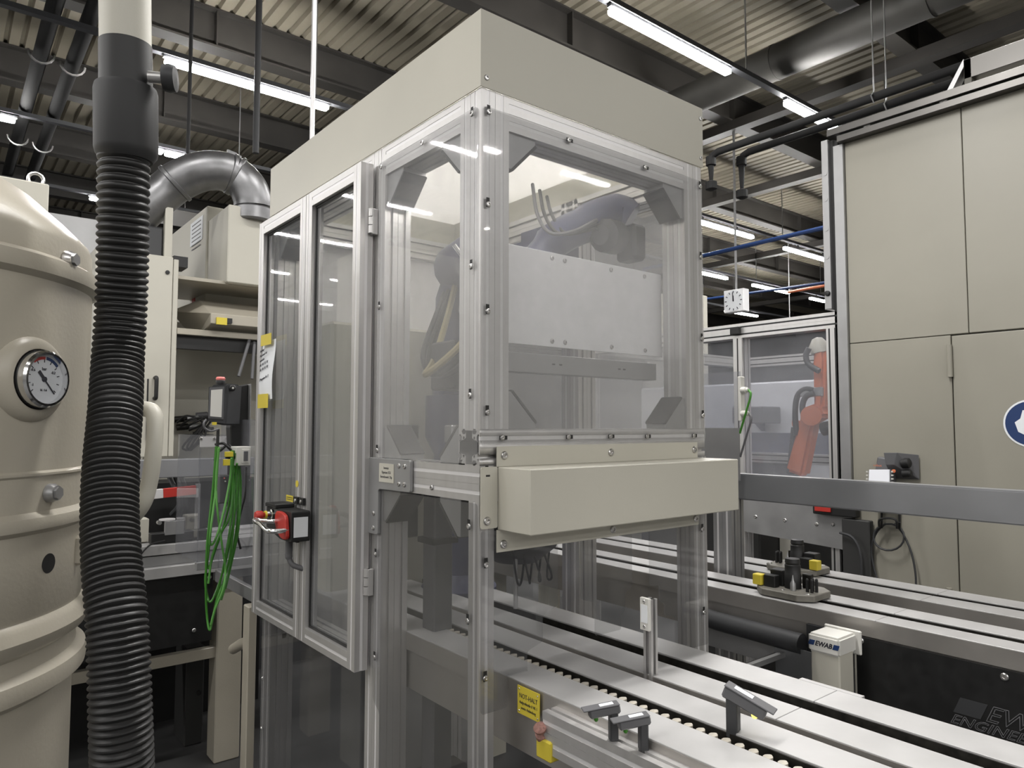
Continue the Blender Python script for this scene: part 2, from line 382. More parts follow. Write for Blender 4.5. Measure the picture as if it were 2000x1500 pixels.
for i, (y, nm) in enumerate(((3.81, 'first lamp row over the machine'), (8.0, 'second lamp row'), (11.25, 'lamp row above the clock'), (14.75, 'fourth lamp row'), (18.9, 'farthest lamp row'))):
    z = max(q[3] for q in LZ[y])+.071
    t = thing('lamp_trunking', 'thin grey metal trunking carrying the %s' % nm, 'trunking', (8, y, z), 'lamp trunkings')
    MB().box(-10, 34, y-.045, y+.045, z, z+.06).build('channel', 'trunk', t)
    b = MB()
    for xx in range(-9, 34, 4): bx('hanger_rod', 'alud', t, xx, xx+.015, y-.008, y+.008, z+.06, DZ-.005)
# round duct, pipes and clutter of the roof
t = thing('ventilation_duct', 'large round grey ventilation duct crossing the roof at upper right', 'duct', (8.5, 5, 6.55))
dux = at(1405, 170, 'z', 6.7).x
MB().cyl((dux, -8, 6.7), (dux, 24, 6.7), .24, 28).build('duct_pipe', 'duct', t, smooth=True)
for yy in range(-6, 24, 2): MB().cyl((dux, yy, 6.7), (dux, yy+.04, 6.7), .25, 28).build('duct_joint', 'duct', t, smooth=True)
for i, (px, py, px2, py2, lab) in enumerate(((1385, 300, 1830, 150, 'upper black pipe with a drop leg beside the cream cap'), (1445, 300, 1900, 152, 'lower black pipe with a drop leg, over the lamp row at right'))):
    a = at(px, py, 'z', 5.4); bq = at(px2, py2, 'z', 5.4); xx = (a.x+bq.x)/2
    t = thing('roof_pipe', lab, 'pipe', (xx, a.y, 4.8), None)
    MB().tube([(xx, a.y, 5.0-.12*i), (xx, a.y, 5.3), (xx, a.y-.03, 5.37), (xx, a.y-.12, 5.4), (xx, -4, 5.4)], [.024, .05, .05, .05, .05], 12).build('pipe', 'pipe', t, smooth=True)
    MB().lathe([(.07, 0), (.07, .12)], (xx, a.y, 5.24), (0, 0, 1), 12).build('elbow_sleeve', 'pipe', t)
    MB().lathe([(.035, 0), (.08, .02), (.08, .12), (.03, .14)], (xx, a.y, 4.88-.12*i), (0, 0, 1), 12).build('valve', 'pipe', t)
    for yy in (2.4, .4): MB().tube([(xx, yy, 5.33), (xx-.07, yy, 5.4), (xx, yy, 5.47), (xx, yy, 7.5)], .008, 6).build('pipe_hanger', 'alud', t)
for i, (px, py, lab) in enumerate(((62, 170, 'left one of two dark roof pipes above the grey tank'), (118, 190, 'right one of two dark roof pipes above the grey tank'))):
    a = at(px, py, 'z', 6.3)
    t = thing('roof_conduit', lab, 'pipe', (a.x, a.y, 6.3))
    MB().tube([(a.x, -4, 6.3), (a.x, 22, 6.3)], .085, 12).build('pipe', 'pipe', t, smooth=True)
    for yy in (a.y-1.2, a.y+2.2): MB().tube([Vector((a.x+.14*math.cos(q), yy, 6.3+.14*math.sin(q))) for q in [math.pi*1.0+math.pi*j/8 for j in range(9)]], .015, 6).build('pipe_hanger', 'alu', t)
def rod(px, pytop, pybot, y, r, lab, m='alud', name='hanging_rod'):
    a = at(px, (pytop+pybot)/2, 'y', y); lo = at(px, pybot, 'y', y).z
    MB().cyl((a.x, a.y, lo), (a.x, a.y, DZ-.02), r, 10).build(name, m, None, label=lab, cat='rod', smooth=True)
rod(370, 80, 300, 5.2, .016, 'thin dark hanging rod, left of the two in front of the long lamp', 'coup')
rod(502, 80, 300, 4.6, .026, 'thicker grey hanging rod, right of the two in front of the long lamp', 'grey')
rod(611, 80, 290, 2.6, .014, 'white vertical pole rising behind the cream cap of the machine', 'strip', 'white_pole')
rod(1541, 480, 620, 9.5, .012, 'thin steel rod hanging behind the robot cell, right of the clock', 'alud')
# darker cable trays in the distance (right) and blue and orange lines
for i, (py, y, hgt, m, lab) in enumerate(((505, 13.0, .55, 'pipe', 'dark cable tray across the distant roof'),)):
    a = at(1500, py, 'y', y)
    t = thing('cable_tray', lab, 'cable tray', (8, y, a.z))
    MB().box(3, 30, y, y+.5, a.z, a.z+.06).build('tray_bottom', m, t); MB().box(3, 30, y, y+.02, a.z, a.z+hgt*.4).build('tray_side', m, t)
for i, (p, q, m, r, lab) in enumerate((((1372, 500), (1612, 444), 'blue', .035, 'blue pipe running across the distant roof'), ((1375, 585), (1612, 552), 'blue', .03, 'lower blue pipe behind the clock'), ((1566, 566), (1612, 558), 'orange', .03, 'short orange pipe near the cabin post'))):
    x1 = 13 if i else 9
    a = at(*p, 'x', x1); c = at(*q, 'x', x1); d = (c-a)
    MB().tube([a-d*.6, c+d*.8], r, 8).build('roof_line', m, None, label=lab, cat='pipe')
for i in range(9):                                 # distant steelwork between the lamps
    y = 12.5+1.9*i; z = 5.2+.12*(i % 3); x = 9+2.2*i
    b = MB().box(x-7, x+9, y, y+.25, z, z+.3+.1*(i % 2)).box(x-2, x-1.8, y, y+.1, z, 7)
    b.build('roof_girder', ['beam', 'grey', 'beam'][i % 3], None, label='distant steel girder, number %s counted away from the machine in the dark roof' % ['one', 'two', 'three', 'four', 'five', 'six', 'seven', 'eight', 'nine'][i], cat='girder')
# clock
a = at(1436, 588, 'x', 10.0)
W = .2; t = thing('wall_clock', 'square white hanging clock with black hour marks above the robot cell', 'clock', (10.0, a.y, a.z-W))
MB().box(9.95, 10.12, a.y-W*1.02, a.y+W*1.02, a.z-W, a.z+W).build('case', 'white', t, bevel=.01)
MB().lathe([(W*.93, 0), (W*.93, .006)], (9.95, a.y, a.z), (-1, 0, 0), 32).build('dial', 'paper', t)
for h in range(12):
    q = R(30*h); c = Vector((9.942, a.y-math.sin(q)*W*.78, a.z+math.cos(q)*W*.78)); rad = Vector((0, -math.sin(q), math.cos(q)))
    MB().obox(c, Vector((1, 0, 0)), rad, rad.cross(Vector((1, 0, 0))), .002, W*.09, W*.035).build('hour_mark', 'ink', t)
for ang, L, wd in ((-5, W*.75, .006), (358, W*.45, .011)):
    q = R(ang); rad = Vector((0, -math.sin(q), math.cos(q)))
    MB().obox(Vector((9.938, a.y, a.z))+rad*L*.45, Vector((1, 0, 0)), rad, rad.cross(Vector((1, 0, 0))), .002, L*.55, wd).build('clock_hand', 'ink', t)
MB().box(10.02, 10.05, a.y-.015, a.y+.015, a.z+W, 7).build('hanger', 'alud', t)

# ============================================================ THE MACHINE ENCLOSURE
ZC, ZT = 2.355, 2.533
mc = thing('machine_enclosure', 'large machine enclosure of aluminium profiles and clear panels under a cream cap', 'machine', (.4, .645, 0))
# posts
profile('corner_post', mc, 'z', 1.591, ZC, 0, .08, 0, .08, 'ac')
profile('corner_post', mc, 'z', 1.591, ZC, .72, .80, 0, .08, 'ac')
profile('corner_post', mc, 'z', 0, 1.433, 0, .04, 0, .04, 'ac')
profile('corner_post', mc, 'z', 0, 1.511, .745, .805, 0, .06, 'c')
profile('middle_post', mc, 'z', 0, ZC, 0, .08, .435, .515, 'a')
profile('middle_post', mc, 'z', 0, ZC, .72, .80, .435, .515, 'a')
profile('rear_post', mc, 'z', 0, ZC, 0, .08, 1.21, 1.29, 'a')
profile('rear_post', mc, 'z', 0, ZC, .72, .80, 1.21, 1.29, 'a')
# beams
profile('top_beam', mc, 'x', .08, .72, 0, .08, 2.275, ZC, 'a')
profile('top_beam', mc, 'y', .08, .435, 0, .08, 2.275, ZC, 'a')
profile('top_beam', mc, 'y', .515, 1.21, 0, .08, 2.275, ZC, 'a')
profile('top_beam', mc, 'y', .08, 1.21, .72, .80, 2.275, ZC, '')
profile('top_beam', mc, 'x', .08, .72, 1.21, 1.29, 2.275, ZC, '')
profile('middle_beam', mc, 'y', 0, .435, 0, .08, 1.433, 1.511, 'a')
profile('middle_beam', mc, 'y', .06, .435, .72, .80, 1.433, 1.511, '')
profile('lower_beam', mc, 'y', .515, 1.21, 0, .04, .955, .995, '')
profile('lower_beam', mc, 'x', .04, .745, 1.21, 1.25, .86, .90, '')
def end_section_beam():                            # the 80 x 80 beam whose sawn end shows on the left face
    cu = bpy.data.curves.new('c', 'CURVE'); cu.dimensions = '2D'; cu.fill_mode = 'BOTH'; cu.extrude = .40
    def loop(pts):
        sp = cu.splines.new('POLY'); sp.points.add(len(pts)-1)
        for i, p in enumerate(pts): sp.points[i].co = (p[0], p[1], 0, 1)
        sp.use_cyclic_u = True
    out = []
    def side(p, d, nrm):                           # T-slots at 20 and 60 mm
        out.append(p)
        for c in (.02, .06):
            for s, kk in ((-.0045, 0), (-.0045, .003), (-.0085, .003), (-.0085, .0065), (-.004, .0115), (.004, .0115), (.0085, .0065), (.0085, .003), (.0045, .003), (.0045, 0)):
                out.append((p[0]+d[0]*(c+s)+nrm[0]*kk, p[1]+d[1]*(c+s)+nrm[1]*kk))
    side((-.04, -.04), (1, 0), (0, 1)); side((.04, -.04), (0, 1), (-1, 0)); side((.04, .04), (-1, 0), (0, -1)); side((-.04, .04), (0, -1), (1, 0))
    loop(out)
    loop([(-.012, -.037), (-.012, -.02), (-.036, -.012), (-.036, .012), (-.012, .02), (-.012, .037), (.012, .037), (.012, .02), (.036, .012), (.036, -.012), (.012, -.02), (.012, -.037)])
    for cx in (-.02, .02):
        for cz in (-.02, .02):
            loop([(cx+math.cos(R(22.5*k))*(.0052 if k % 2 else .0028), cz+math.sin(R(22.5*k))*(.0052 if k % 2 else .0028)) for k in range(16)])
    o = bpy.data.objects.new('tmp', cu); COL.objects.link(o)
    me = bpy.data.meshes.new_from_object(o.evaluated_get(bpy.context.evaluated_depsgraph_get()))
    bpy.data.objects.remove(o)
    # local x -> world y, local y -> world z, local z -> world x
    me.transform(Matrix(((0, 0, 1, 0), (1, 0, 0, 0), (0, 1, 0, 0), (0, 0, 0, 1))))
    me.transform(Matrix.Translation(Vector((.4, .04, 1.551))-ORG[mc.name])); me.materials.clear()
    me.name = 'open_ended_beam'
    return link('open_ended_beam', me, 'alu', mc, ORG[mc.name])
ob = end_section_beam()
MB().box(.0, .8, .0007, .004, 1.5665, 1.5757).build('slot_cover', 'strip', ob)
# cap
cap = MB()
cap.box(-.004, .806, -.004, -.001, ZC, ZT).box(-.004, -.001, -.001, 1.292, ZC, ZT).box(.803, .806, -.001, 1.292, ZC, ZT).box(-.001, .803, 1.289, 1.292, ZC, ZT)
cp = cap.build('cap', 'cream', mc)
for x, z in ((.012, 2.378), (.795, 2.382), (.795, 2.50)): screw_y(cp, x, z, -.004)
bx('ceiling_sheet', 'opal', mc, .0, .80, 0, 1.287, 2.47, 2.473)
# gusset brackets in the frame corners
def gusset(ax, c, u0, du, z0, dz, d0, d1, L=.085):
    # triangle with legs along the in-plane direction u and z, thickness d0..d1
    pts = [(u0, z0), (u0+du*L, z0), (u0+du*L, z0+dz*.012), (u0+du*.012, z0+dz*L), (u0, z0+dz*L)]
    b = MB()
    o = (b.prism(pts, ax, d0, d1)).build('corner_bracket', 'alud', mc, bevel=.001)
    p1 = Vector(pts[2]); p2 = Vector(pts[3]); n = Vector((-(p2-p1).y, (p2-p1).x)).normalized()
    if n.dot(Vector((du, dz))) < 0: n = -n
    q = [tuple(p1), tuple(p2), tuple(p2+n*.006), tuple(p1+n*.006)]
    MB().prism(q, ax, d0-.001, d1+.001).build('bracket_cover', 'gusset', o)
for u, du in ((.08, 1), (.72, -1)):
    gusset('y', 0, u, du, 1.591, 1, .006, .075); gusset('y', 0, u, du, 2.275, -1, .006, .075)
for u, du in ((.08, 1), (.435, -1)):
    gusset('x', 0, u, du, 1.511, 1, .006, .075); gusset('x', 0, u, du, 2.275, -1, .006, .075); gusset('x', 0, u, du, 1.433, -1, .006, .075)
for u, du in ((.515, 1), (1.21, -1)):
    gusset('x', 0, u, du, 2.275, -1, .006, .075)
# clear panels
def ypane(pts, y0=-.0055, y1=-.0005, m='pc', r=.012):
    return MB().prism(rounded(pts, r), 'y', y0, y1).build('clear_panel', m, mc)
def xpane(pts, x0=-.0055, x1=-.0005, m='pc', r=.012):
    return MB().prism(rounded(pts, r), 'x', x0, x1).build('clear_panel', m, mc)
p = ypane([(.004, 1.557), (.797, 1.557), (.797, 2.312), (.004, 2.312)])
p['label'] = 'large clear panel on the right face above the cream cover'
for x, z, n in ((.018, 2.301, 1), (.017, 2.09, 1), (.017, 1.851, 1), (.017, 1.628, 1), (.788, 2.295, 1), (.787, 2.087, 1), (.787, 1.849, 1), (.787, 1.628, 1),
                (.263, 2.299, 2), (.546, 2.296, 2), (.058, 1.572, 2), (.259, 1.572, 2), (.404, 1.572, 2), (.544, 1.571, 2), (.743, 1.571, 2)): screw_y(p, x, z, -.0055, n)
p = xpane([(.006, 1.515), (.462, 1.515), (.462, 2.312), (.006, 2.312)])
for y, z, n in ((.026, 2.301, 1), (.027, 1.953, 1), (.029, 1.665, 1), (.238, 2.30, 0), (.45, 2.30, 0), (.452, 1.916, 1), (.454, 1.532, 1)): screw_x(p, y, z, -.0055, n)
p = ypane([(.004, .985), (.075, .985), (.075, 1.028), (.131, 1.028), (.131, 1.094), (.177, 1.107), (.177, 1.165), (.224, 1.181), (.224, 1.36), (.004, 1.372)], m='pcl', r=.008)
for x, z in ((.015, 1.299), (.014, 1.06)): screw_y(p, x, z, -.0055, 1)
ypane([(.349, 1.088), (.438, 1.088), (.438, 1.123), (.454, 1.134), (.454, 1.178), (.481, 1.19), (.481, 1.36), (.300, 1.36), (.303, 1.181), (.349, 1.168)], m='pcl', r=.006)
p = ypane([(.655, .99), (.797, .985), (.797, 1.36), (.552, 1.36), (.552, 1.18), (.590, 1.176), (.590, 1.134), (.611, 1.125), (.611, 1.095), (.655, 1.085)], m='pcl', r=.006)
for x, z in ((.777, 1.307), (.779, 1.076)): screw_y(p, x, z, -.0055, 1)
p = xpane([(.006, .30), (.41, .30), (.425, .86), (.462, .885), (.462, 1.43), (.006, 1.43)], m='pcl', r=.01)
for y, z in ((.031, 1.379), (.034, 1.175), (.455, 1.259), (.454, .993)): screw_x(p, y, z, -.0055, 1)
screw_x(mc, .19, 1.452, -.0005)
p = xpane([(.53, .12), (1.285, .12), (1.285, .95), (.53, .95)], m='pcl')
for z in (.72, .55, .4): screw_x(p, 1.265, z, -.0055, 0)
MB().box(.795, .80, .01, 1.28, 1.52, 2.27).build('clear_panel', 'pc', mc)
# deep parts behind the doors
bx('side_sheet', 'white', mc, .05, .72, 1.255, 1.262, .9, 2.30)
# L-shaped bracket plate with small sign
pl = MB().prism(rounded([(.275, 1.434), (.275, 1.513), (.492, 1.513), (.492, 1.312), (.437, 1.312), (.437, 1.427), (.430, 1.432)], .006), 'x', -.0105, -.0008).build('angle_plate', 'alud', mc, bevel=.0012)
for y, z in ((.30, 1.497), (.328, 1.497), (.30, 1.452), (.328, 1.452), (.459, 1.366), (.459, 1.328)):
    inst(SCREW, 'screw', pl, (-.0105, y, z), ROTX)
sg = MB().box(-.0125, -.0105, .352, .428, 1.452, 1.500).build('sign_plate', 'cream', pl)
# cream cover tray below the large panel
cv = MB()
cv.box(-.001, .813, -.004, -.001, 1.37, 1.507)
c1 = MB()
c1.add([(.044, -.006, 1.505), (.80, -.006, 1.505), (.815, -.118, 1.507), (.062, -.118, 1.508)], [(0, 1, 2, 3)])
X = .062
y1 = -.118
cover = MB().prism([(-.006, 1.508), (y1, 1.508), (y1, 1.371), (-.006, 1.371)], 'x', .044, .788).build('cream_cover', 'cream', mc, bevel=.002)
bx('cover_flange', 'cream', mc, .041, .756, -.0085, -.0055, 1.508, 1.553, .0008)
bx('cover_flange', 'cream', mc, .041, .756, -.0085, -.0060, 1.322, 1.371, .0008)
fl = MB().prism(rounded([(-.002, 1.376), (.043, 1.376), (.043, 1.509), (-.002, 1.509)], .005), 'y', -.0085, -.0058).build('cover_flange', 'cream', mc)
for x, z in ((.061, 1.533), (.402, 1.532), (.74, 1.532), (.059, 1.339), (.407, 1.34), (.742, 1.34), (.014, 1.393)): screw_y(mc, x, z, -.0086, 0, BIGS)
bx('slot_hole', 'black', mc, .011, .022, -.0088, -.0084, 1.488, 1.492)
# ---- doors
def door(y0, y1, label):
    d = thing('door', None, None, (-.03, (y0+y1)/2, .953)); del_ = None
    return d
DX0, DX1, DZ0, DZ1, ST = -.046, -.008, .953, 2.317, .044
def door_leaf(y0, y1, lab):
    d = MB().box(DX0, DX1, y0, y0+ST, DZ0, DZ1)
    # one mesh for the leaf frame with mitred look: stiles full height, rails between
    o = profile('door_frame', mc, 'z', DZ0, DZ1, DX0, DX1, y0, y0+ST, 'ac', label=lab)
    profile('stile', o, 'z', DZ0, DZ1, DX0, DX1, y1-ST, y1, 'a')
    profile('rail', o, 'y', y0+ST, y1-ST, DX0, DX1, DZ1-ST, DZ1, 'a')
    profile('rail', o, 'y', y0+ST, y1-ST, DX0, DX1, DZ0, DZ0+ST, 'ad')
    a, b_, c, e = y0+ST, y1-ST, DZ0+ST, DZ1-ST
    g = .007
    MB().box(-.034, -.024, a, a+g, c, e).box(-.034, -.024, b_-g, b_, c, e).box(-.034, -.024, a+g, b_-g, c, c+g).box(-.034, -.024, a+g, b_-g, e-g, e).build('rubber_seal', 'black', o)
    MB().box(-.0315, -.0275, a+.002, b_-.002, c+.002, e-.002).build('door_pane', 'pcd', o)
    return o
door_leaf(.488, .857, 'right leaf of the double door')
door_leaf(.860, 1.274, 'left leaf of the double door')
for z in (2.153, 1.184):
    h = MB().box(-.018, -.002, .470, .482, z-.035, z+.035)
    ho = h.build('hinge', 'alu', mc, bevel=.001)
    for k in range(3): MB().cyl((-.018, .479, z-.032+.023*k), (-.018, .479, z-.011+.023*k), .0085, 12).build('hinge_knuckle', 'alu', ho, smooth=True)
# ---- safety switch with handle on the door, its stickers
sw = thing('safety_switch', None, None, (-.06, .87, 1.29)); sw.parent = mc; sw.location = Vector((-.06, .87, 1.29))-ORG[mc.name]
ORG[sw.name] = Vector((-.06, .87, 1.29)); sw.name = 'safety_switch'
ORG['safety_switch'] = Vector((-.06, .87, 1.29))
SX = -.105
b1 = at(602, 1030, 'x', SX)
MB().prism(rounded([(.782, 1.283), (.872, 1.283), (.985, 1.305), (.985, 1.372), (.782, 1.372)], .006), 'x', SX, -.047).build('switch_body', 'black', sw, bevel=.002)
bx('body_lid', 'black', sw, SX-.006, -.05, .895, .982, 1.372, 1.384, .002)
MB().prism(rounded([(.788, 1.290), (.800, 1.360), (.835, 1.368), (.880, 1.368), (.884, 1.335), (.870, 1.31), (.835, 1.290)], .02), 'x', SX-.012, SX-.001).build('red_lever_plate', 'red', sw, bevel=.002)
MB().tube(smooth_path([(SX-.004, .80, 1.318), (SX-.045, .802, 1.318), (SX-.06, .815, 1.322), (SX-.066, .855, 1.337), (SX-.066, .90, 1.340), (SX-.055, .915, 1.342)], 5), .0075, 12).build('handle_bar', 'chrome', sw, smooth=True)
MB().tube(smooth_path([(SX-.004, .865, 1.338), (SX-.03, .868, 1.339), (SX-.055, .885, 1.341), (SX-.06, .91, 1.342)], 5), .007, 12).build('handle_bar', 'chrome', sw, smooth=True)
MB().lathe([(.015, 0), (.015, .008), (.011, .01), (.011, .022), (.0, .022)], (SX, .925, 1.352), (-1, 0, 0), 20).build('lock_ring', 'chrome', sw, smooth=True)
MB().lathe([(.0075, .02), (.0075, .03), (.013, .036), (.014, .050), (.011, .056), (0, .057)], (SX, .925, 1.352), (-1, 0, 0), 20).build('red_push_button', 'red', sw, smooth=True)
MB().lathe([(.012, 0), (.012, .006)], (SX-.022, .925, 1.352), (-1, 0, 0), 20).build('yellow_collar', 'yellow', sw)
bx('type_label', 'paper', sw, -.098, -.055, .7808, .7818, 1.297, 1.355)
bx('mounting_foot', 'black', sw, -.056, -.047, .862, .895, 1.384, 1.405)
bx('mounting_foot', 'black', sw, -.056, -.047, .820, .850, 1.384, 1.405)
bx('mounting_foot', 'black', sw, -.056, -.047, .862, .890, 1.268, 1.284)
for y in (.878, .835): inst(SCREW, 'screw', sw, (-.056, y, 1.394), ROTX)
MB().tube(smooth_path([(-.075, .872, 1.285), (-.075, .872, 1.25), (-.075, .87, 1.225), (-.068, .86, 1.205), (-.05, .845, 1.195), (-.035, .84, 1.19)], 5), [.011]*11+[.008]*15, 10).build('cable_gland', 'mgrey', sw, smooth=True)
s0 = at(559, 966, 'x', -.0322); s1 = at(572, 981, 'x', -.0322)
sw.location.z -= .026
s0 = at(559, 966, 'x', -.0322); s1 = at(572, 981, 'x', -.0322)
bx('yellow_sticker', 'yellow', mc, -.0322, -.0316, s1.y, s0.y, s1.z, s0.z)
for k in (.3, .62): bx('sticker_print', 'ink', mc, -.0325, -.0322, s1.y+.005, s0.y-.005, s0.z-(s0.z-s1.z)*k-.002, s0.z-(s0.z-s1.z)*k)
MB().lathe([(.0105, 0), (.0105, .0008)], (-.0462, .890, 1.418), (-1, 0, 0), 20).build('yellow_sticker', 'yellow', mc)
# ---- machine interior
bx('white_panel', 'white', mc, .085, .735, .098, .103, 1.80, 2.045, .001)
for x in (.12, .30, .345, .52, .66):
    for z in (1.815, 2.03): inst(SCREW, 'screw', mc, (x, .0975, z), ROTY)
MB().box(.085, .735, .12, .16, 1.733, 1.782).build('cross_bar', 'alud', mc, bevel=.001)
for x in (.32, .345, .57, .59): bx('slot_hole', 'black', mc, x, x+.010, .1192, .1199, 1.756, 1.760)
t = thing('inner_robot', 'dull blue machine arm with hoses inside the enclosure, seen dimly through the panels', 'robot', (.45, .75, .9))
MB().lathe([(.13, .9), (.13, 1.05), (.09, 1.1), (.09, 1.5), (.12, 1.56), (.12, 1.7), (0, 1.72)], (.5, .80, 0), (0, 0, 1), 20).build('base_column', 'bluea', t, smooth=True)
MB().tube([(.5, .80, 1.64), (.47, .76, 1.85), (.44, .72, 2.02), (.43, .66, 2.12)], [.10, .085, .08, .07], 14).build('upper_arm', 'bluea', t, smooth=True)
MB().tube([(.42, .70, 2.12), (.38, .56, 2.13), (.33, .44, 2.06), (.29, .38, 1.95)], [.085, .075, .06, .05], 14).build('fore_arm', 'bluea', t, smooth=True)
MB().lathe([(.06, 0), (.06, .07), (.045, .09), (.045, .12), (0, .12)], (.27, .36, 1.98), (-.3, -.25, -1), 16).build('tool_flange', 'alud', t, smooth=True)
for q, m_ in ((0, 'blackm'), (.03, 'grey'), (-.035, 'hosey')):
    MB().tube(smooth_path([(.27+q, .36, 1.90), (.22+q, .34, 1.82), (.16+q, .42, 1.74), (.22, .56+q, 1.80), (.34, .66+q, 1.98), (.46, .72, 2.22)], 6), .010, 8).build('hose', m_, t, smooth=True)
MB().box(.20, .33, .40, .52, 1.70, 1.84).build('gripper_block', 'grey', t, bevel=.006)
MB().box(.17, .36, .36, .40, 1.55, 1.60).build('gripper_jaw', 'alud', t, bevel=.004)
for i in range(2):
    MB().tube([(.16+.02*i, .34, 2.09), (.24+.02*i, .30, 1.97)], .006, 8).build('cylinder_rod', 'chrome', t)
P_ = [at(1035, 520, 'y', .36), at(1085, 468, 'y', .33), at(1150, 436, 'y', .28), at(1205, 418, 'y', .24), at(1232, 430, 'y', .21)]
MB().tube(smooth_path(P_, 5), [.045]*4+[.055]*6+[.062]*6+[.058]*5, 16).build('blue_arm', 'bluea', t, smooth=True)
MB().lathe([(.03, -.05), (.05, -.03), (.052, .03), (.03, .05), (0, .05)], at(1190, 462, 'y', .22), (1, .2, .1), 16).build('dark_joint', 'grey', t, smooth=True)
MB().box(P_[-1].x-.03, P_[-1].x+.03, .17, .25, P_[-1].z-.13, P_[-1].z-.02).build('wrist_block', 'grey', t, bevel=.01)
for k in range(3): MB().tube(smooth_path([at(1040+14*k, 360+12*k, 'y', .4), at(1050+14*k, 420, 'y', .33), at(1075+14*k, 455, 'y', .27), at(1120+10*k, 452, 'y', .22), at(1165, 430+8*k, 'y', .22)], 6), .0055, 8).build('hose', 'blackm' if k else 'mgrey', t, smooth=True)
bm0 = at(1070, 500, 'y', .36); bm1 = at(1070, 425, 'y', .36)
MB().box(bm0.x, .70, .36, .60, bm0.z-.05, bm1.z).build('robot_body', 'bluea', t, bevel=.05, seg=3, smooth=True)
t = thing('inner_cabinet', 'cream box standing deep inside the machine enclosure behind the bar', 'cabinet', (.42, 1.1, .9))
MB().box(.10, .70, .98, 1.25, .9, 1.95).build('box_body', 'cream', t, bevel=.01)
MB().box(.30, .44, .972, .979, 1.2, 1.60).build('dark_window', 'gusset', t, bevel=.003)
t = thing('inner_column', 'dull aluminium column inside the lower left part of the machine', 'column', (.16, .40, 0))
MB().box(.13, .19, .38, .44, 0, 1.42).build('shaft', 'mgrey', t, bevel=.004)
for z in (1.28, .95): MB().box(.12, .20, .37, .45, z, z+.015).build('clamp', 'black', t)
t = thing('spindle_unit', 'dark round spindle unit hanging inside the machine below the middle beam', 'spindle', (.3, .3, 1.2))
MB().lathe([(0, 0), (.06, .01), (.11, .05), (.13, .10), (.13, .24)], (.33, .28, 1.22), (0, 0, 1), 24).build('housing', 'grey', t, smooth=True)
MB().cyl((.28, .22, 1.12), (.28, .22, 1.26), .006, 8).build('pin', 'alud', t)
for q in range(4): MB().tube(smooth_path([(.25+.03*q, .2, 1.30), (.26+.04*q, .19, 1.20), (.30+.03*q, .22, 1.19), (.34+.03*q, .25, 1.28)], 5), .003, 6).build('wire', 'black', t)
t = thing('drip_pan', 'dark steel pan under the machine, seen through the low clear panel', 'pan', (.4, .7, .25))
MB().box(.06, .74, .10, 1.18, .25, .28).build('pan_floor', 'rust', t); MB().tube([(.1, 1.1, .35), (.6, .3, .35)], .04, 10).build('drain_pipe', 'mgrey', t, smooth=True)
# texts on the machine
for i, s_ in enumerate(('Inventar', 'Eigentum EOS', 'Betriebswerk 5 Bp')):
    text('sign_lettering', s_, 'ink', sg, (-.0126, .390, 1.486-.0115*i), .0095, NX, UZ, align='CENTER', sx=.85)
# handwritten note taped on the left leaf
c = at(528, 720, 'x', -.036); zt = at(528, 666, 'x', -.036).z; zb = at(528, 780, 'x', -.036).z
ya, yb = at(515, 720, 'x', -.036).y, at(543, 720, 'x', -.036).y
t = thing('handwritten_note', 'white handwritten paper note taped to the left door leaf', 'note', (-.036, c.y, zb))
nseg = 10; b = MB(); L = []
for i in range(nseg+1):
    f = i/nseg; z = zb+(zt-zb)*f; dx = -.004*math.sin(f*5)-.001
    L.append([(-.0475+dx, ya-.012*f-.001, z-.004), (-.0475+dx-.003, yb-.014*f+.006, z)])
for i in range(nseg):
    a1, a2 = L[i]; c1_, c2 = L[i+1]
    b.add([a1, a2, c2, c1_, (a1[0]+.0006, a1[1], a1[2]), (a2[0]+.0006, a2[1], a2[2]), (c2[0]+.0006, c2[1], c2[2]), (c1_[0]+.0006, c1_[1], c1_[2])], [(0, 1, 2, 3), (7, 6, 5, 4), (0, 4, 5, 1), (3, 2, 6, 7), (0, 3, 7, 4), (1, 5, 6, 2)])
b.build('paper_strip', 'paper', t)
w_ = abs(ya-yb)
for i, s_ in enumerate(('Achtung !', 'Programm vor', 'anwählen', 'NR. 001 DK 101', 'NR. 001 DK 102', '', '(Programm Nr. 1)')):
    if s_: text('handwriting', s_, 'ink', t, (-.0555, ya-.014-.002, zt-.040-.0165*i), .0125, Vector((0, -1, .16)), UZ, shear=.35, sx=.92)
MB().box(-.0585, -.0572, ya-.93*w_, ya-.22*w_, zt-.018, zt+.020).build('tape', 'yellow', t, label='yellow tape at the top')
MB().box(-.0585, -.0572, ya-.80*w_, ya-.08*w_, zb-.030, zb+.018).build('tape', 'yellow', t, label='yellow tape at the bottom')

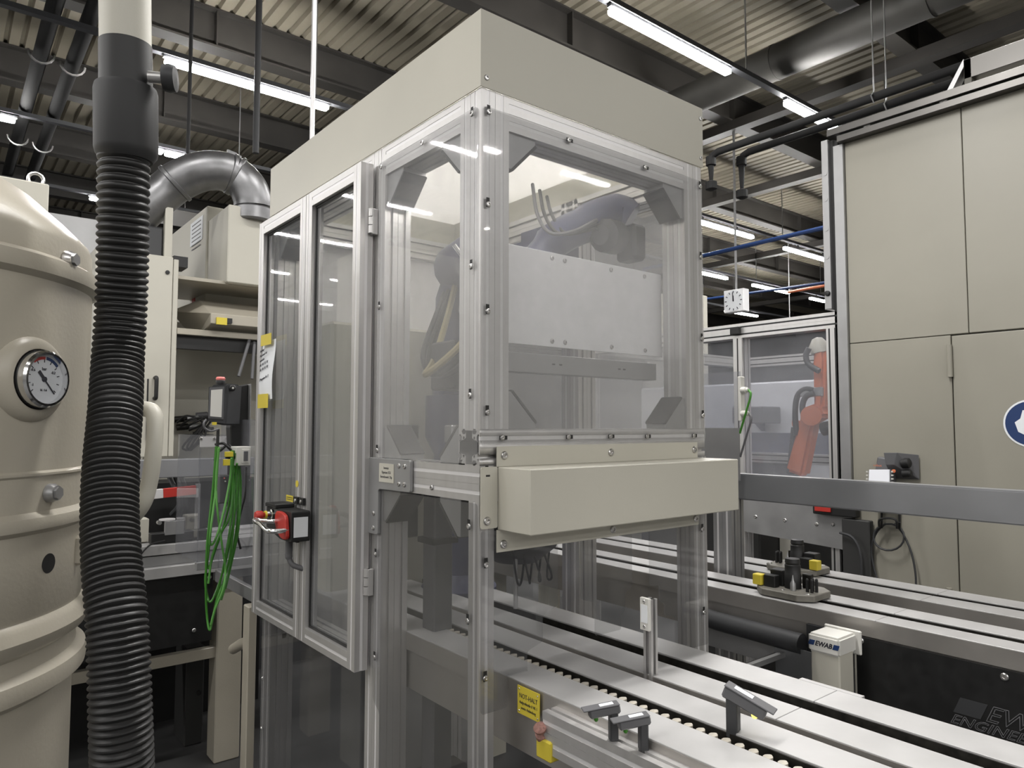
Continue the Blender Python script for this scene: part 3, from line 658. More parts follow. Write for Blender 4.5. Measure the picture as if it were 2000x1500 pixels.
# ============================================================ PALLET CONVEYORS (running along y, z top 1.05)
CT = 1.05
def conveyor(x0, g0, g1, x1, ya_, yb_, lab, cat='conveyor', links=None, joint=None, h=.047):
    t = thing('pallet_conveyor', lab, cat, ((x0+x1)/2, (ya_+yb_)/2, CT-.2), 'pallet conveyors')
    js = [ya_]+(joint or [])+[yb_]
    for k in range(len(js)-1):
        a, c = js[k], js[k+1]-.0012
        o = MB().prism([(x0, CT-h), (x0+.004, CT-h), (x0+.004, CT-.004), (g0-.003, CT-.004), (g0-.003, CT-.05), (g0, CT-.05), (g0, CT), (x0, CT)], 'y', a, c).build('side_rail', 'conv', t, bevel=.0008)
        o = MB().prism([(x1, CT-h), (x1-.004, CT-h), (x1-.004, CT-.004), (g1+.003, CT-.004), (g1+.003, CT-.05), (g1, CT-.05), (g1, CT), (x1, CT)], 'y', a, c).build('side_rail', 'conv', t, bevel=.0008)
    for xa in (x0-.0012, x1+.0002): MB().box(xa, xa+.001, ya_, yb_, CT-h, CT-.0025).build('side_face', 'convside', t)
    MB().box(x0+.008, x1-.008, ya_, yb_, CT-.15, CT-.05).build('frame_beam', 'convside', t)
    ch = MB().box(g0+.004, g1-.004, ya_, yb_, CT-.049, CT-.030).build('chain', 'rust', t)
    MB().box(g1-.0035, g1-.0004, ya_, yb_, CT-.049, CT-.0035).build('chain_guide', 'rust', t)
    if links:
        y = links[0]; b = MB().prism(rounded([(g0+.002, -.008), (g0+.012, -.009), (g0+.020, 0), (g0+.012, .007), (g0+.002, .006)], .003, 2), 'z', -.016, -.0012)
        me = bpy.data.meshes.new('chain_link'); me.from_pydata([Vector(v)-Vector((g0, 0, 0)) for v in b.v], [], b.f); me.materials.append(M['link'])
        while y < links[1]:
            inst(me, 'chain_link', t, (g0, y, CT)); y += .027
    return t
cA1 = conveyor(.079, .173, .215, .301, -2.6, 1.27, 'nearest pallet conveyor, its pale chain links showing, entering the machine', links=(-1.0, .40))
cA2 = conveyor(.328, .416, .467, .560, -2.6, 1.27, 'second pallet conveyor from the camera, entering the machine beside the nearest one', joint=[-.495])
cB1 = conveyor(1.165, 1.243, 1.287, 1.374, -3.2, 3.0, 'third pallet conveyor, above the black panel, carrying the nearer carrier', joint=[-.30], h=.049)
cB2 = conveyor(1.520, 1.615, 1.655, 1.748, -3.2, 3.0, 'farthest pallet conveyor in front of the cream cabin, carrying the farther carrier', joint=[-.28], h=.049)
MB().box(.5616, .576, -.545, -.41, CT-.02, CT-.0005).build('widened_plate', 'conv', cA2)
profile('side_beam', cA1, 'y', -2.6, -.16, .040, .0785, CT-.095, CT-.017, 'a')
# legs of the conveyors
for t_, x, ys in ((cA1, .19, (-1.6,)), (cA2, .44, (-1.6,)), (cB1, 1.27, (-2.4, 1.6)), (cB2, 1.63, (-2.4, 1.6))):
    for y in ys: MB().box(x-.04, x+.04, y-.04, y+.04, 0, CT-.15).build('leg', 'cream', t_)
# yellow emergency-stop label on the nearest conveyor
ya2 = at(1015, 1345, 'x', .0785).y; yb2 = at(1058, 1360, 'x', .0785).y
zz1 = CT-.006; zz0 = zz1-.058
t = thing('emergency_stop_label', 'yellow emergency stop label with black lettering on the side of the nearest conveyor', 'label', (.077, (ya2+yb2)/2, zz0))
pt = bx('label_plate', 'yellow', t, .0725, .0738, yb2, ya2, zz0, zz1)
wl = ya2-yb2
text('label_lettering', 'NOT-HALT', 'ink', pt, (.0723, (ya2+yb2)/2, zz1-.024), .014, NX, UZ, align='CENTER', sx=wl/.085)
text('label_lettering', 'Aufgreifstelle 8 VK 1', 'ink', pt, (.0723, (ya2+yb2)/2, zz1-.036), .0085, NX, UZ, align='CENTER', sx=wl/.088)
text('label_lettering', 'sowie Anbindung', 'ink', pt, (.0723, (ya2+yb2)/2, zz1-.047), .0085, NX, UZ, align='CENTER', sx=wl/.088)
for y in (ya2-.006, yb2+.006):
    for z in (zz0+.006, zz1-.006): MB().lathe([(.002, 0), (.0015, .001), (0, .001)], (.0723, y, z), (-1, 0, 0), 8).build('rivet', 'screw', t)
# sheet steel trough between the two conveyor pairs and rollers under the third conveyor
yk = at(1674, 1245, 'x', 1.165).y
t = thing('steel_trough', 'dark sheet steel trough between the two pairs of conveyors', 'trough', (.85, -.3, .70))
MB().prism([(.575, .90), (.578, .90), (.578, .78), (1.12, .78), (1.12, .93), (1.123, .93), (1.123, .777), (.575, .777)], 'y', yk+.006, -.012).build('trough_sheet', 'rail', t)
MB().box(.578, 1.12, -.016, -.013, .78, .90).build('end_sheet', 'steel', t)
MB().box(.578, 1.12, -.05, -.035, .895, .91).build('cross_rod', 'alud', t)
t = thing('return_roller', 'dark grey roller under the third conveyor beside the machine', 'roller', (1.20, -.05, .86))
MB().tube([(1.128, .27, .955), (1.128, .20, .95), (1.128, -.10, .945)], .030, 16).build('roller_tube', 'grey', t, smooth=True)
MB().box(1.16, 1.165, -.06, .26, .85, .945).build('guard_sheet', 'alud', t)
MB().box(1.155, 1.18, -.22, -.10, .82, 1.0).build('bearing_plate', 'grey', t)
MB().cyl((1.135, -.22, .95), (1.156, -.22, .95), .018, 14).build('shaft_end', 'black', t)
# black panel with the outlined logo under the third conveyor
yk = at(1674, 1245, 'x', 1.165).y
t = thing('black_cover_panel', 'glossy black cover panel with outlined EWAB logo under the third conveyor', 'panel', (1.165, yk-.9, .45))
pb = bx('panel_sheet', 'pitch', t, 1.158, 1.164, yk-2.2, yk, .45, CT-.052)
bx('edge_strip', 'cream', t, 1.156, 1.165, yk, yk+.004, .45, CT-.052)
for px, py in ((1681, 1251), (1962, 1322)):
    a = at(px, py, 'x', 1.158); inst(BIGS, 'bolt', t, (1.158, a.y, a.z), ROTX)
a = at(1862, 1390, 'x', 1.1575); e = at(1870, 1361, 'x', 1.1575); f = at(1906, 1372, 'x', 1.1575)
hh = e.z-a.z; q = .42
base = a.z
def para(y0, wd, m_, nm):
    pts = [(y0, base), (y0-wd, base), (y0-wd-hh*q, base+hh), (y0-hh*q, base+hh)]
    return MB().prism(pts, 'x', 1.1568, 1.158).build(nm, m_, pb)
yy0 = a.y
para(yy0, .062, 'grey', 'logo_block')
text('logo_lettering', 'EWAB', 'mgrey', pb, (1.1575, yy0-.070, base), hh/.70, NX, UZ, shear=.42, outline=.0009, sx=1.05)
text('logo_lettering', 'ENGINEERING', 'mgrey', pb, (1.1575, yy0+.010, base-.029), .034, NX, UZ, shear=.42, outline=.0007, sx=1.2)
# cream post with the white capped logo housing
PX0, PX1 = 1.03, 1.11
a = at(1584, 1300, 'x', PX0); c = at(1640, 1300, 'x', PX0)
t = thing('drive_post', 'cream square post with white cap lettered EWAB in front of the black panel', 'post', ((PX0+PX1)/2, (a.y+c.y)/2, 0))
zc = at(1610, 1258, 'x', PX0).z
MB().box(PX0, PX1, c.y, a.y, 0, zc-.02).build('post_shaft', 'cream', t, bevel=.004)
w0 = a.y+.004; w1 = c.y-.004
cpz0 = at(1584, 1272, 'x', PX0-.008).z; cpz1 = at(1584, 1236, 'x', PX0-.008).z
co = MB().box(PX0-.008, PX1+.012, w1, w0, cpz0, cpz1).build('post_cap', 'wplas', t, bevel=.006, seg=2)
MB().box(PX1+.012, PX1+.020, w1-.012, w0+.004, cpz0-.01, cpz1+.006).build('back_flange', 'wplas', t, bevel=.003)
wl = w0-w1; fx = PX0-.0085; zc2 = (cpz0+cpz1)/2
def lblock(yc):
    s_ = .016; pts = [(yc+s_/2+.002, zc2-.006), (yc-s_/2+.002, zc2-.006), (yc-s_/2-.003, zc2+.008), (yc+s_/2-.003, zc2+.008)]
    MB().prism(pts, 'x', fx-.0004, fx+.0004).build('logo_block', 'blue', co)
text('logo_lettering', 'EWAB', 'ink', co, (fx, (w0+w1)/2, zc2-.005), .0185, NX, UZ, shear=.3, align='CENTER', weight=.0006, sx=.95)
lblock((w0+w1)/2+.034); lblock((w0+w1)/2-.036)
# workpiece carriers
def carrier(px, py, xc, flip, lab):
    a = at(px, py, 'z', CT+.004); y = a.y
    t = thing('workpiece_carrier', lab, 'carrier', (xc, y, CT+.002), 'workpiece carriers')
    s = -1 if flip else 1
    def P(x, yy): return (xc+x, y+s*yy)
    oct_ = [(-.085, -.06), (-.05, -.10), (.05, -.10), (.085, -.06), (.085, .06), (.05, .10), (-.05, .10), (-.085, .06)]
    MB().prism([P(*q) for q in oct_], 'z', CT+.003, CT+.024).build('carrier_plate', 'pallet', t, bevel=.002)
    def blk(nm, m_, x0, x1, y0, y1, z0, z1, bv=.002):
        p0, p1 = P(x0, y0), P(x1, y1)
        MB().box(min(p0[0], p1[0]), max(p0[0], p1[0]), min(p0[1], p1[1]), max(p0[1], p1[1]), CT+z0, CT+z1).build(nm, m_, t, bevel=bv)
    c0 = P(0, .0)
    MB().lathe([(.026, .024), (.026, .07), (.0245, .072), (.0245, .098), (.0225, .10), (.0225, .104), (.024, .106), (.022, .118), (0, .119)], (c0[0], c0[1], CT), (0, 0, 1), 24).build('holding_mandrel', 'black', t, smooth=True)
    blk('black_block', 'black', -.05, -.02, .035, .075, .024, .062); blk('black_block', 'black', -.01, .03, .030, .075, .024, .075)
    blk('yellow_code_block', 'yellow', -.06, -.03, .078, .11, .026, .060)
    blk('support_block', 'rust', .02, .04, -.05, -.02, .024, .07)
    for dx, dy in ((-.02, -.060), (-.02, -.075), (.0, -.068), (.0, -.08)):
        q = P(dx, dy); MB().lathe([(.005, .024), (.005, .062), (.003, .066), (0, .066)], (q[0], q[1], CT), (0, 0, 1), 8).build('pin', 'black', t)
    q = P(-.035, -.02); MB().lathe([(.009, .024), (.009, .045), (.004, .055), (.0015, .072), (0, .072)], (q[0], q[1], CT), (0, 0, 1), 12).build('locating_pin', 'alud', t, smooth=True)
    for dx, dy in ((-.06, .0), (-.055, -.08), (.06, .07)):
        q = P(dx, dy); inst(SCREW, 'screw', t, (q[0], q[1], CT+.024))
carrier(1550, 1160, 1.265, False, 'worn grey workpiece carrier with black mandrel on the third conveyor, yellow block at its left')
carrier(1565, 1112, 1.635, True, 'worn grey workpiece carrier with black mandrel on the farthest conveyor, yellow block at its right')
# grey steel rail over the conveyors with its post
ry0, ry1 = -3.4, .42
MB().prism([(1.44, 1.322), (1.50, 1.322), (1.50, 1.418), (1.44, 1.418)], 'y', ry0, ry1).build('steel_rail', 'rail', None, bevel=.004, seg=2, label='long grey steel rail running above the conveyors in front of the cream cabin', cat='rail')
t = thing('rail_post', 'dull aluminium post holding the grey steel rail, right beside the machine', 'post', (1.45, .5, 0))
profile('post_profile', t, 'z', 0, 1.321, 1.41, 1.49, .33, .41, 'a', m='alud')
# guard panel beside the machine with connector box
a = at(1378, 730, 'x', 1.42); c = at(1446, 728, 'x', 1.42); zb_ = at(1410, 905, 'x', 1.42).z; zm = at(1410, 838, 'x', 1.42).z
t = thing('side_guard', 'clear guard plate with connector box beside the machine, above the grey rail', 'guard', (1.42, (a.y+c.y)/2, 1.40))
MB().box(1.415, 1.421, c.y, a.y+.12, zm, a.z).build('clear_plate', 'acr', t)
MB().box(1.405, 1.410, c.y, a.y+.12, zb_-.06, zm+.004).build('metal_plate', 'alud', t)
MB().box(1.40, 1.43, c.y-.012, c.y, zm+.03, a.z-.02).build('connector_strip', 'wplas', t, bevel=.002)
for py in (762, 808):
    g = at(1452, py, 'x', 1.41); MB().lathe([(.012, 0), (.012, .02), (.008, .022), (.008, .03)], (1.41, c.y-.010, g.z), (0, -1, 0), 12).build('connector', 'wplas', t, smooth=True)
    MB().tube(smooth_path([(1.41, c.y-.04, g.z), (1.40, c.y-.055, g.z-.02), (1.40, c.y-.035, g.z-.08), (1.41, c.y+.0, g.z-.16)], 5), .004, 8).build('connector_cable', 'green' if py == 762 else 'mgrey', t, smooth=True)
profile('guard_post', t, 'z', 1.0, a.z, 1.425, 1.455, a.y+.06, a.y+.10, '', m='alud')
# reflector on its post between the first conveyors
xr, yr = None, None
a = at(1270, 1325, 'z', CT-.01)
t = thing('reflector_post', 'slim upright aluminium post with white reflector plate between the first two conveyors', 'reflector', (a.x, a.y, .98))
zt_ = at(1270, 1228, 'y', a.y).z; ztt = at(1270, 1165, 'y', a.y).z
profile('post_profile', t, 'z', .98, ztt-.004, a.x-.010, a.x+.012, a.y-.012, a.y+.010, '', m='alu')
o = MB().box(a.x-.019, a.x-.0105, a.y-.0135, a.y+.012, zt_, ztt).build('reflector_plate', 'wplas', t, bevel=.001)
MB().box(a.x-.0202, a.x-.019, a.y-.010, a.y+.008, zt_+.017, ztt-.015).build('prism_field', 'paper', t)
_s = screw_mesh(.004, .002)
for z in (zt_+.008, ztt-.008): inst(_s, 'screw', t, (a.x-.019, a.y-.001, z), ROTX)
# optical sensors at the bottom edge
def sensor(px, py, x, ang, lab, ledm='led', s=1.0, z=None, tl=-.35):
    a = at(px, py, 'z', z or CT+.04)
    t = thing('optical_sensor', lab, 'sensor', (a.x, a.y, CT-.02), 'optical sensors')
    d = Vector((math.cos(R(ang)), math.sin(R(ang)), 0)); n = Vector((-d.y, d.x, 0)); c = Vector((a.x, a.y, a.z))
    tilt = (d*.9+Vector((0, 0, tl))).normalized(); up = tilt.cross(n).normalized()
    if up.z < 0: up = -up
    MB().obox(c, tilt, n, up, .034*s, .011*s, .009*s).build('sensor_head', 'mgrey', t, bevel=.003)
    MB().obox(c+up*.0105*s+tilt*.006, tilt, n, up, .040*s, .0125*s, .0015).build('head_lid', 'mgrey', t, bevel=.001)
    MB().obox(c+up*.0125*s-tilt*.006*s, tilt, n, up, .015*s, .006*s, .0004).build('type_label', 'paper', t)
    MB().obox(c-tilt*.020*s-Vector((0, 0, .035*s)), d, n, Vector((0, 0, 1)), .009*s, .010*s, .030*s).build('sensor_stem', 'grey', t, bevel=.002)
    MB().lathe([(.005*s, 0), (.005*s, .005), (.003*s, .008), (0, .009)], c+tilt*.020*s-up*.009*s, -up, 10).build('status_light', ledm, t, smooth=True)
sensor(1455, 1370, 0, -72, 'grey optical sensor with glowing yellow light on the bright conveyor at the bottom edge', s=1.15, z=CT+.055)
sensor(1180, 1388, 0, 150, 'grey optical sensor with green light on the nearest conveyor, left of the other sensors', ledm='green', s=.85, z=CT+.035, tl=-.12)
sensor(1238, 1410, 0, 150, 'grey optical sensor half cut by the bottom edge, middle of the three', ledm='green', s=.85, z=CT+.03, tl=-.12)
# emergency stop button below the nearest conveyor
a = at(1050, 1412, 'x', .03)
t = thing('emergency_button', 'dusty red mushroom button with yellow ring at the bottom edge below the nearest conveyor', 'button', (.03, a.y, a.z-.06))
MB().lathe([(.014, -.020), (.014, -.004), (.006, 0), (.006, .005), (.0125, .008), (.0135, .014), (.009, .019), (0, .021)], (.04, a.y, a.z-.02), (-.6, -.3, 1), 20).build('mushroom_head', 'dred', t, smooth=True)
MB().box(.035, .072, a.y-.032, a.y+.012, a.z-.07, a.z-.030).build('yellow_housing', 'yellow', t, bevel=.003)
# ============================================================ CREAM CABIN AT THE RIGHT (front plane x = 2.5)
CX = 2.5
yc = at(1660, 700, 'x', CX).y; yseam = at(1884, 420, 'x', CX).y; ydoor = at(1862, 800, 'x', CX).y
ztop = at(1700, 262, 'x', CX).z
zd = at(1890, 651, 'x', CX).z
t = thing('cream_cabin', 'large cream panelled cabin filling the right edge, with a hinged door', 'cabin', (4, -1.5, 0))
g = .0015
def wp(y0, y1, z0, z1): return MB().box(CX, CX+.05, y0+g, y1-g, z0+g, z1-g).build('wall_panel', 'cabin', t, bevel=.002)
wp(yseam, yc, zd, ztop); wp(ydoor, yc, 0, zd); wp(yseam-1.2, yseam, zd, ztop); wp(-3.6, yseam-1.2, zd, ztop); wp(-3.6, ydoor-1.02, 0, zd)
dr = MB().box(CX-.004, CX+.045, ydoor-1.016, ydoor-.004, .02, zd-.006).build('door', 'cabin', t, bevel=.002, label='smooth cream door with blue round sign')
for px, py in ((1857, 705), (1857, 1180)):
    a = at(px, py, 'x', CX)
    MB().cyl((CX-.012, a.y, a.z-.07), (CX-.012, a.y, a.z+.07), .011, 12).build('hinge', 'cabin', dr, smooth=True)
a = at(2014, 827, 'x', CX-.006); rs = (at(1990, 783, 'x', CX).z-at(1990, 869, 'x', CX).z)/2*1.0
sgn = MB().lathe([(rs*1.08, 0), (rs*1.08, .002)], (CX-.004, a.y, a.z), (-1, 0, 0), 40).build('round_sign', 'paper', dr)
MB().lathe([(rs, 0), (rs, .001)], (CX-.006, a.y, a.z), (-1, 0, 0), 40).build('sign_field', 'blue', dr)
MB().prism([(a.y+dy*rs, a.z+dz*rs) for dy, dz in ((.62, .05), (.40, .22), (.30, .60), (-.30, .60), (-.40, .22), (-.62, .05), (-.5, -.38), (-.2, -.55), (.2, -.55), (.5, -.38))], 'x', CX-.0082, CX-.007).build('sign_symbol', 'paper', dr)
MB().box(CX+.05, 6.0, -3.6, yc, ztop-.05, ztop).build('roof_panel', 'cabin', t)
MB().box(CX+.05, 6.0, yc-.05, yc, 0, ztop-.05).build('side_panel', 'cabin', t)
# steel rails along the top edge and the corner posts
def zz(px, py): return at(px, py, 'x', CX-.04).z
bz0, bz1, bz2, bz3 = zz(1700, 259), zz(1700, 246), zz(1700, 243.5), zz(1700, 229)
yo = at(1618, 262, 'x', CX-.04).y
MB().box(CX-.05, CX+.02, -3.6, at(1634, 281, 'x', CX-.05).y, bz0, bz1).build('top_rail', 'steel', t, bevel=.002)
MB().box(CX-.06, CX+.02, -3.6, yo, bz2, bz3+.0).build('top_rail', 'steel', t, bevel=.002)
for i in range(8):
    y = .25-.33*i; MB().box(CX-.045, CX, y, y+.03, bz1, bz2).build('rail_spacer', 'strip', t)
y0, y1 = yc, at(1634, 600, 'x', CX-.02).y
MB().box(CX-.02, CX+.06, y0, y1, 0, bz0-.002).build('corner_sheet', 'alud', t, bevel=.002)
y2, y3 = at(1624, 600, 'x', CX-.03).y, at(1606, 400, 'x', CX-.03).y
MB().box(CX+.0, CX+.03, y1, y2, 0, bz2).build('gap_strip', 'black', t)
MB().box(CX-.03, CX+.05, y2, y3, zz(1612, 604), bz2).build('outer_post', 'alud', t, bevel=.002)
for z in (2.85, 2.72, 2.57, 2.43): MB().lathe([(.012, 0), (.012, .002)], (CX-.03, (y2+y3)/2, z), (-1, 0, 0), 16).build('hole_cap', 'alud', t)
MB().lathe([(.014, 0), (.012, .012), (0, .014)], (CX-.03, (y2+y3)/2, at(1619, 573, 'x', CX-.03).z), (-1, 0, 0), 14).build('rubber_stop', 'black', t)
# sheet metal superstructure on the cabin roof
t2 = thing('roof_superstructure', 'stainless steel frame with slanted brace on top of the cream cabin', 'frame', (2.75, -.6, ztop))
a = at(1885, 120, 'x', 2.62); e = at(1883, 190, 'x', 2.62); f = at(1818, 188, 'x', 2.62)
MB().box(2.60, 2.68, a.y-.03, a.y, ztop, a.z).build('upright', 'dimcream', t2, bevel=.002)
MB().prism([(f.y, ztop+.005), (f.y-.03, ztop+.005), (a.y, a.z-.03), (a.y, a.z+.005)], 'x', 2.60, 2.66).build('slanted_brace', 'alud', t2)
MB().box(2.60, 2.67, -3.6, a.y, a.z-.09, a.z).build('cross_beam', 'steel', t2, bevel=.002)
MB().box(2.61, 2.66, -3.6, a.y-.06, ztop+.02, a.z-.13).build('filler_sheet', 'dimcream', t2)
# handheld terminal on its wall holder
a = at(1693, 935, 'x', 2.40); b0 = at(1766, 935, 'x', 2.46); zt1 = at(1725, 897, 'x', 2.41).z; zb1 = at(1725, 955, 'x', 2.41).z
t = thing('wall_terminal', 'dark grey robot terminal with lit screen on the cream cabin wall, above the rail', 'terminal', (2.42, (a.y+b0.y)/2, zb1-.10))
ya_, yb_ = a.y, b0.y+.04
MB().add([(2.40, ya_, zb1-.1), (2.40, yb_, zb1-.1), (2.48, yb_, zb1-.1), (2.48, ya_, zb1-.1), (2.44, ya_-.03, zt1+.01), (2.44, yb_, zt1), (2.48, yb_, zt1), (2.48, ya_-.03, zt1+.01)],
         [(0, 3, 2, 1), (4, 5, 6, 7), (0, 1, 5, 4), (1, 2, 6, 5), (2, 3, 7, 6), (3, 0, 4, 7)]).build('terminal_body', 'mgrey', t, bevel=.006)
def tface(px, py): return at(px, py, 'x', 2.415)
q = [tface(1700, 917), tface(1739, 917), tface(1739, 960), tface(1698, 960)]
n_ = Vector((-1, 0, 0))
MB().add([p_+n_*.004*k for k in (1, 3) for p_ in q], [(0, 1, 2, 3), (7, 6, 5, 4), (0, 4, 5, 1), (1, 5, 6, 2), (2, 6, 7, 3), (3, 7, 4, 0)]).build('screen', 'screen', t)
for k in range(4):
    for px in (1695, 1744):
        p_ = tface(px, 921+7*k); MB().box(p_.x-.014, p_.x-.004, p_.y-.006, p_.y+.002, p_.z-.003, p_.z+.003).build('key', 'wplas', t)
p_ = tface(1712, 911); text('brand_lettering', 'robot', 'orange', t, (p_.x-.006, p_.y+.012, p_.z), .016, NX, UZ)
p_ = tface(1747, 920); MB().lathe([(.008, 0), (.008, .006), (0, .007)], p_+n_*.004, (-1, 0, 0), 12).build('orange_button', 'orange', t)
h0, h1 = at(1725, 884, 'x', 2.41), at(1752, 884, 'x', 2.41)
MB().add([(2.41, h0.y, h0.z), (2.41, h1.y, h1.z), (2.41, h1.y+.015, h1.z-.055), (2.41, h0.y-.01, h0.z-.055), (2.49, h0.y-.05, h0.z-.01), (2.49, h1.y-.06, h1.z-.01), (2.49, h1.y-.06, h1.z-.12), (2.49, h0.y, h0.z-.12)],
         [(0, 1, 2, 3), (7, 6, 5, 4), (0, 4, 5, 1), (1, 5, 6, 2), (2, 6, 7, 3), (3, 7, 4, 0)]).build('holder_hood', 'mgrey', t, bevel=.002)
for px, py, r_ in ((1762, 905, .022), (1764, 925, .018)):
    p_ = at(px, py, 'x', 2.44); MB().lathe([(r_, 0), (r_, .03), (r_*.7, .035), (0, .035)], p_, (0, -1, .1), 14).build('side_knob', 'black', t, smooth=True)
t = thing('cable_holder', 'black wire bracket with looped black cable on the cream cabin wall below the rail', 'cable', (2.45, .25, .9))
def W(px, py, x=2.46): return at(px, py, 'x', x)
for px in (1722, 1757): MB().tube([W(px, 985, 2.49), W(px, 1024, 2.49), W(px, 1030, 2.44), W(px, 1020, 2.43)], .005, 8).build('bracket_wire', 'black', t, smooth=True)
MB().tube(smooth_path([W(1717, 1028, 2.43), W(1718, 1015, 2.42), W(1735, 1012, 2.42), W(1750, 1016, 2.42), W(1752, 1032, 2.43)], 4), .005, 8).build('bracket_wire', 'black', t, smooth=True)
ring = [W(1736+30*math.cos(R(u)), 1049+26*math.sin(R(u)), 2.45) for u in range(0, 361, 20)]
MB().tube(ring, .0045, 8).build('cable_loop', 'grey', t, smooth=True)
MB().tube(smooth_path([W(1730, 1022), W(1712, 1040), W(1702, 1070), W(1706, 1105), W(1720, 1150), W(1740, 1200)], 5), .0045, 8).build('cable_run', 'grey', t, smooth=True)
MB().tube(smooth_path([W(1748, 1022), W(1765, 1045), W(1780, 1080), W(1788, 1120), W(1789, 1160), W(1788, 1220)], 5), .0045, 8).build('cable_run', 'grey', t, smooth=True)
# ============================================================ ROBOT CELL
t = thing('robot_cell', 'glazed robot cell of aluminium profiles left of the cream cabin', 'cell', (3.6, 1.1, 0))
zt0 = at(1635, 608, 'x', CX).z
yR0, yR1 = at(1641, 800, 'x', CX).y, at(1617, 800, 'x', CX).y
yM0, yM1 = at(1450, 750, 'x', CX).y, at(1433, 750, 'x', CX).y
yL = yM1+1.1; XB = 4.3
def pf(name, axis, a0, a1, u0, u1, v0, v1, cover='a'): return profile(name, t, axis, a0, a1, u0, u1, v0, v1, 'a' if axis != 'x' else 'c', m='alu', cm='black')
pf('front_post', 'z', 0, zt0-.08, CX, CX+.08, yR0, yR1, ''); pf('front_post', 'z', 0, zt0-.08, CX, CX+.08, yM0, yM1, ''); pf('front_post', 'z', 0, zt0-.08, CX, CX+.08, yL, yL+.08, '')
pf('back_post', 'z', 0, zt0-.08, XB, XB+.08, yR0, yR0+.08, ''); pf('back_post', 'z', 0, zt0-.08, XB, XB+.08, yM1+.25, yM1+.33, ''); pf('back_post', 'z', 0, zt0-.08, XB, XB+.08, yL, yL+.08, '')
pf('top_beam', 'y', yR0, yL+.08, CX, CX+.08, zt0-.08, zt0, ''); pf('top_beam', 'y', yR0, yL+.08, XB, XB+.08, zt0-.08, zt0, '')
pf('top_beam', 'x', CX+.08, XB, yR0, yR0+.08, zt0-.08, zt0, ''); pf('top_beam', 'x', CX+.08, XB, yL, yL+.08, zt0-.08, zt0, '')
zl = at(1540, 1010, 'x', CX).z
pf('lower_beam', 'y', yR1, yM0, CX, CX+.04, zl-.02, zl+.02, ''); pf('lower_beam', 'y', yR0+.08, yL, XB, XB+.04, 1.30, 1.38, '')
MB().box(CX+.02, CX+.026, yR1, yM0, zl+.02, zt0-.08).build('cell_pane', 'cell', t)
MB().box(CX+.02, CX+.026, yM1, yL, zl+.02, zt0-.08).build('cell_pane', 'cell', t)
MB().box(XB+.02, XB+.026, yR0+.08, yM1+.25, 1.0, zt0-.08).build('cell_pane', 'cell', t)
MB().box(XB+.02, XB+.026, yM1+.33, yL, 1.0, zt0-.08).build('cell_pane', 'cell', t)
MB().box(CX+.08, XB, yL+.02, yL+.026, 1.0, zt0-.08).build('cell_pane', 'cell', t)
MB().box(CX+.08, XB, yR0+.01, yR0+.016, 0, zt0-.08).build('rear_sheet', 'white', t)
zk0, zk1 = at(1540, 1040, 'x', CX-.01).z-.02, at(1540, 960, 'x', CX-.01).z
ks = MB().prism([(yR1-.10, zk0-.03), (yM1+.02, zk0+.0), (yM1+.02, zk1), (yR1-.10, zk1)], 'x', CX-.012, CX-.008).build('kick_sheet', 'alud', t)
for px, py in ((1448, 1003), (1476, 1009), (1533, 1016), (1595, 1024), (1627, 1024)):
    a = at(px, py, 'x', CX-.012); inst(BIGS, 'screw', ks, (CX-.012, a.y, a.z), ROTX)
MB().box(CX-.03, CX-.005, yM0, yM1, zt0-.06, zt0-.02).build('connector_plate', 'black', t, bevel=.002)
a = at(1612, 992, 'x', CX-.03)
MB().box(CX-.06, CX-.012, a.y-.16, a.y+.05, a.z-.03, a.z+.07).build('switch_box', 'black', t, bevel=.004)
MB().box(CX-.07, CX-.061, a.y-.045, a.y+.035, a.z-.015, a.z+.06).build('red_switch_plate', 'red', t, bevel=.002)
MB().box(CX-.055, CX-.012, yR0-.15, yR0-.02, .3, a.z-.04).build('cable_box', 'gusset', t, bevel=.004)
MB().tube(smooth_path([at(1640, 1040, 'x', 2.42), at(1665, 1050, 'x', 2.42), at(1680, 1080, 'x', 2.42), at(1682, 1130, 'x', 2.42), at(1672, 1190, 'x', 2.42)], 5), .006, 8).build('switch_cable', 'grey', t, smooth=True)
MB().box(CX+.5, CX+.62, at(1545, 1060, 'x', CX+.5).y, at(1522, 1060, 'x', CX+.5).y, 0, .98).build('table_leg', 'cream', t, bevel=.004)
MB().box(CX+.35, XB-.2, yR1+.02, yM0-.05, .98, 1.03).build('table_plate', 'alud', t, bevel=.003)
MB().box(CX+.3, XB-.3, yM0+.1, yM0+.5, 0, 1.12).build('floor_box', 'gusset', t, bevel=.01)
# orange robot
RX = 3.15
def q_(px, py, x=RX): return at(px, py, 'x', x)
t = thing('orange_robot', 'orange industrial robot arm with black hoses inside the glazed cell', 'robot', (RX, q_(1560, 930).y, 1.03))
a = q_(1562, 935); MB().lathe([(.16, 1.031), (.16, 1.10), (.12, 1.14), (.11, 1.20), (0, 1.22)], (a.x, a.y, 0), (0, 0, 1), 24).build('robot_base', 'orange', t, smooth=True)
def limb(nm, p0, p1, w0, w1, th, m_='orange'):
    d = (p1-p0).normalized(); s_ = Vector((0, 1, 0)); s_ = (s_-d*s_.dot(d)).normalized(); n = d.cross(s_)
    vs = [p0+s_*(w0*i)+n*(th*j) for i, j in ((-1, -1), (1, -1), (1, 1), (-1, 1))]+[p1+s_*(w1*i)+n*(th*j) for i, j in ((-1, -1), (1, -1), (1, 1), (-1, 1))]
    return MB().add(vs, [(0, 3, 2, 1), (4, 5, 6, 7), (0, 1, 5, 4), (1, 2, 6, 5), (2, 3, 7, 6), (3, 0, 4, 7)]).build(nm, m_, t, bevel=.018, seg=2, smooth=True)
limb('lower_arm', q_(1558, 925), q_(1585, 812), .058, .045, .05)
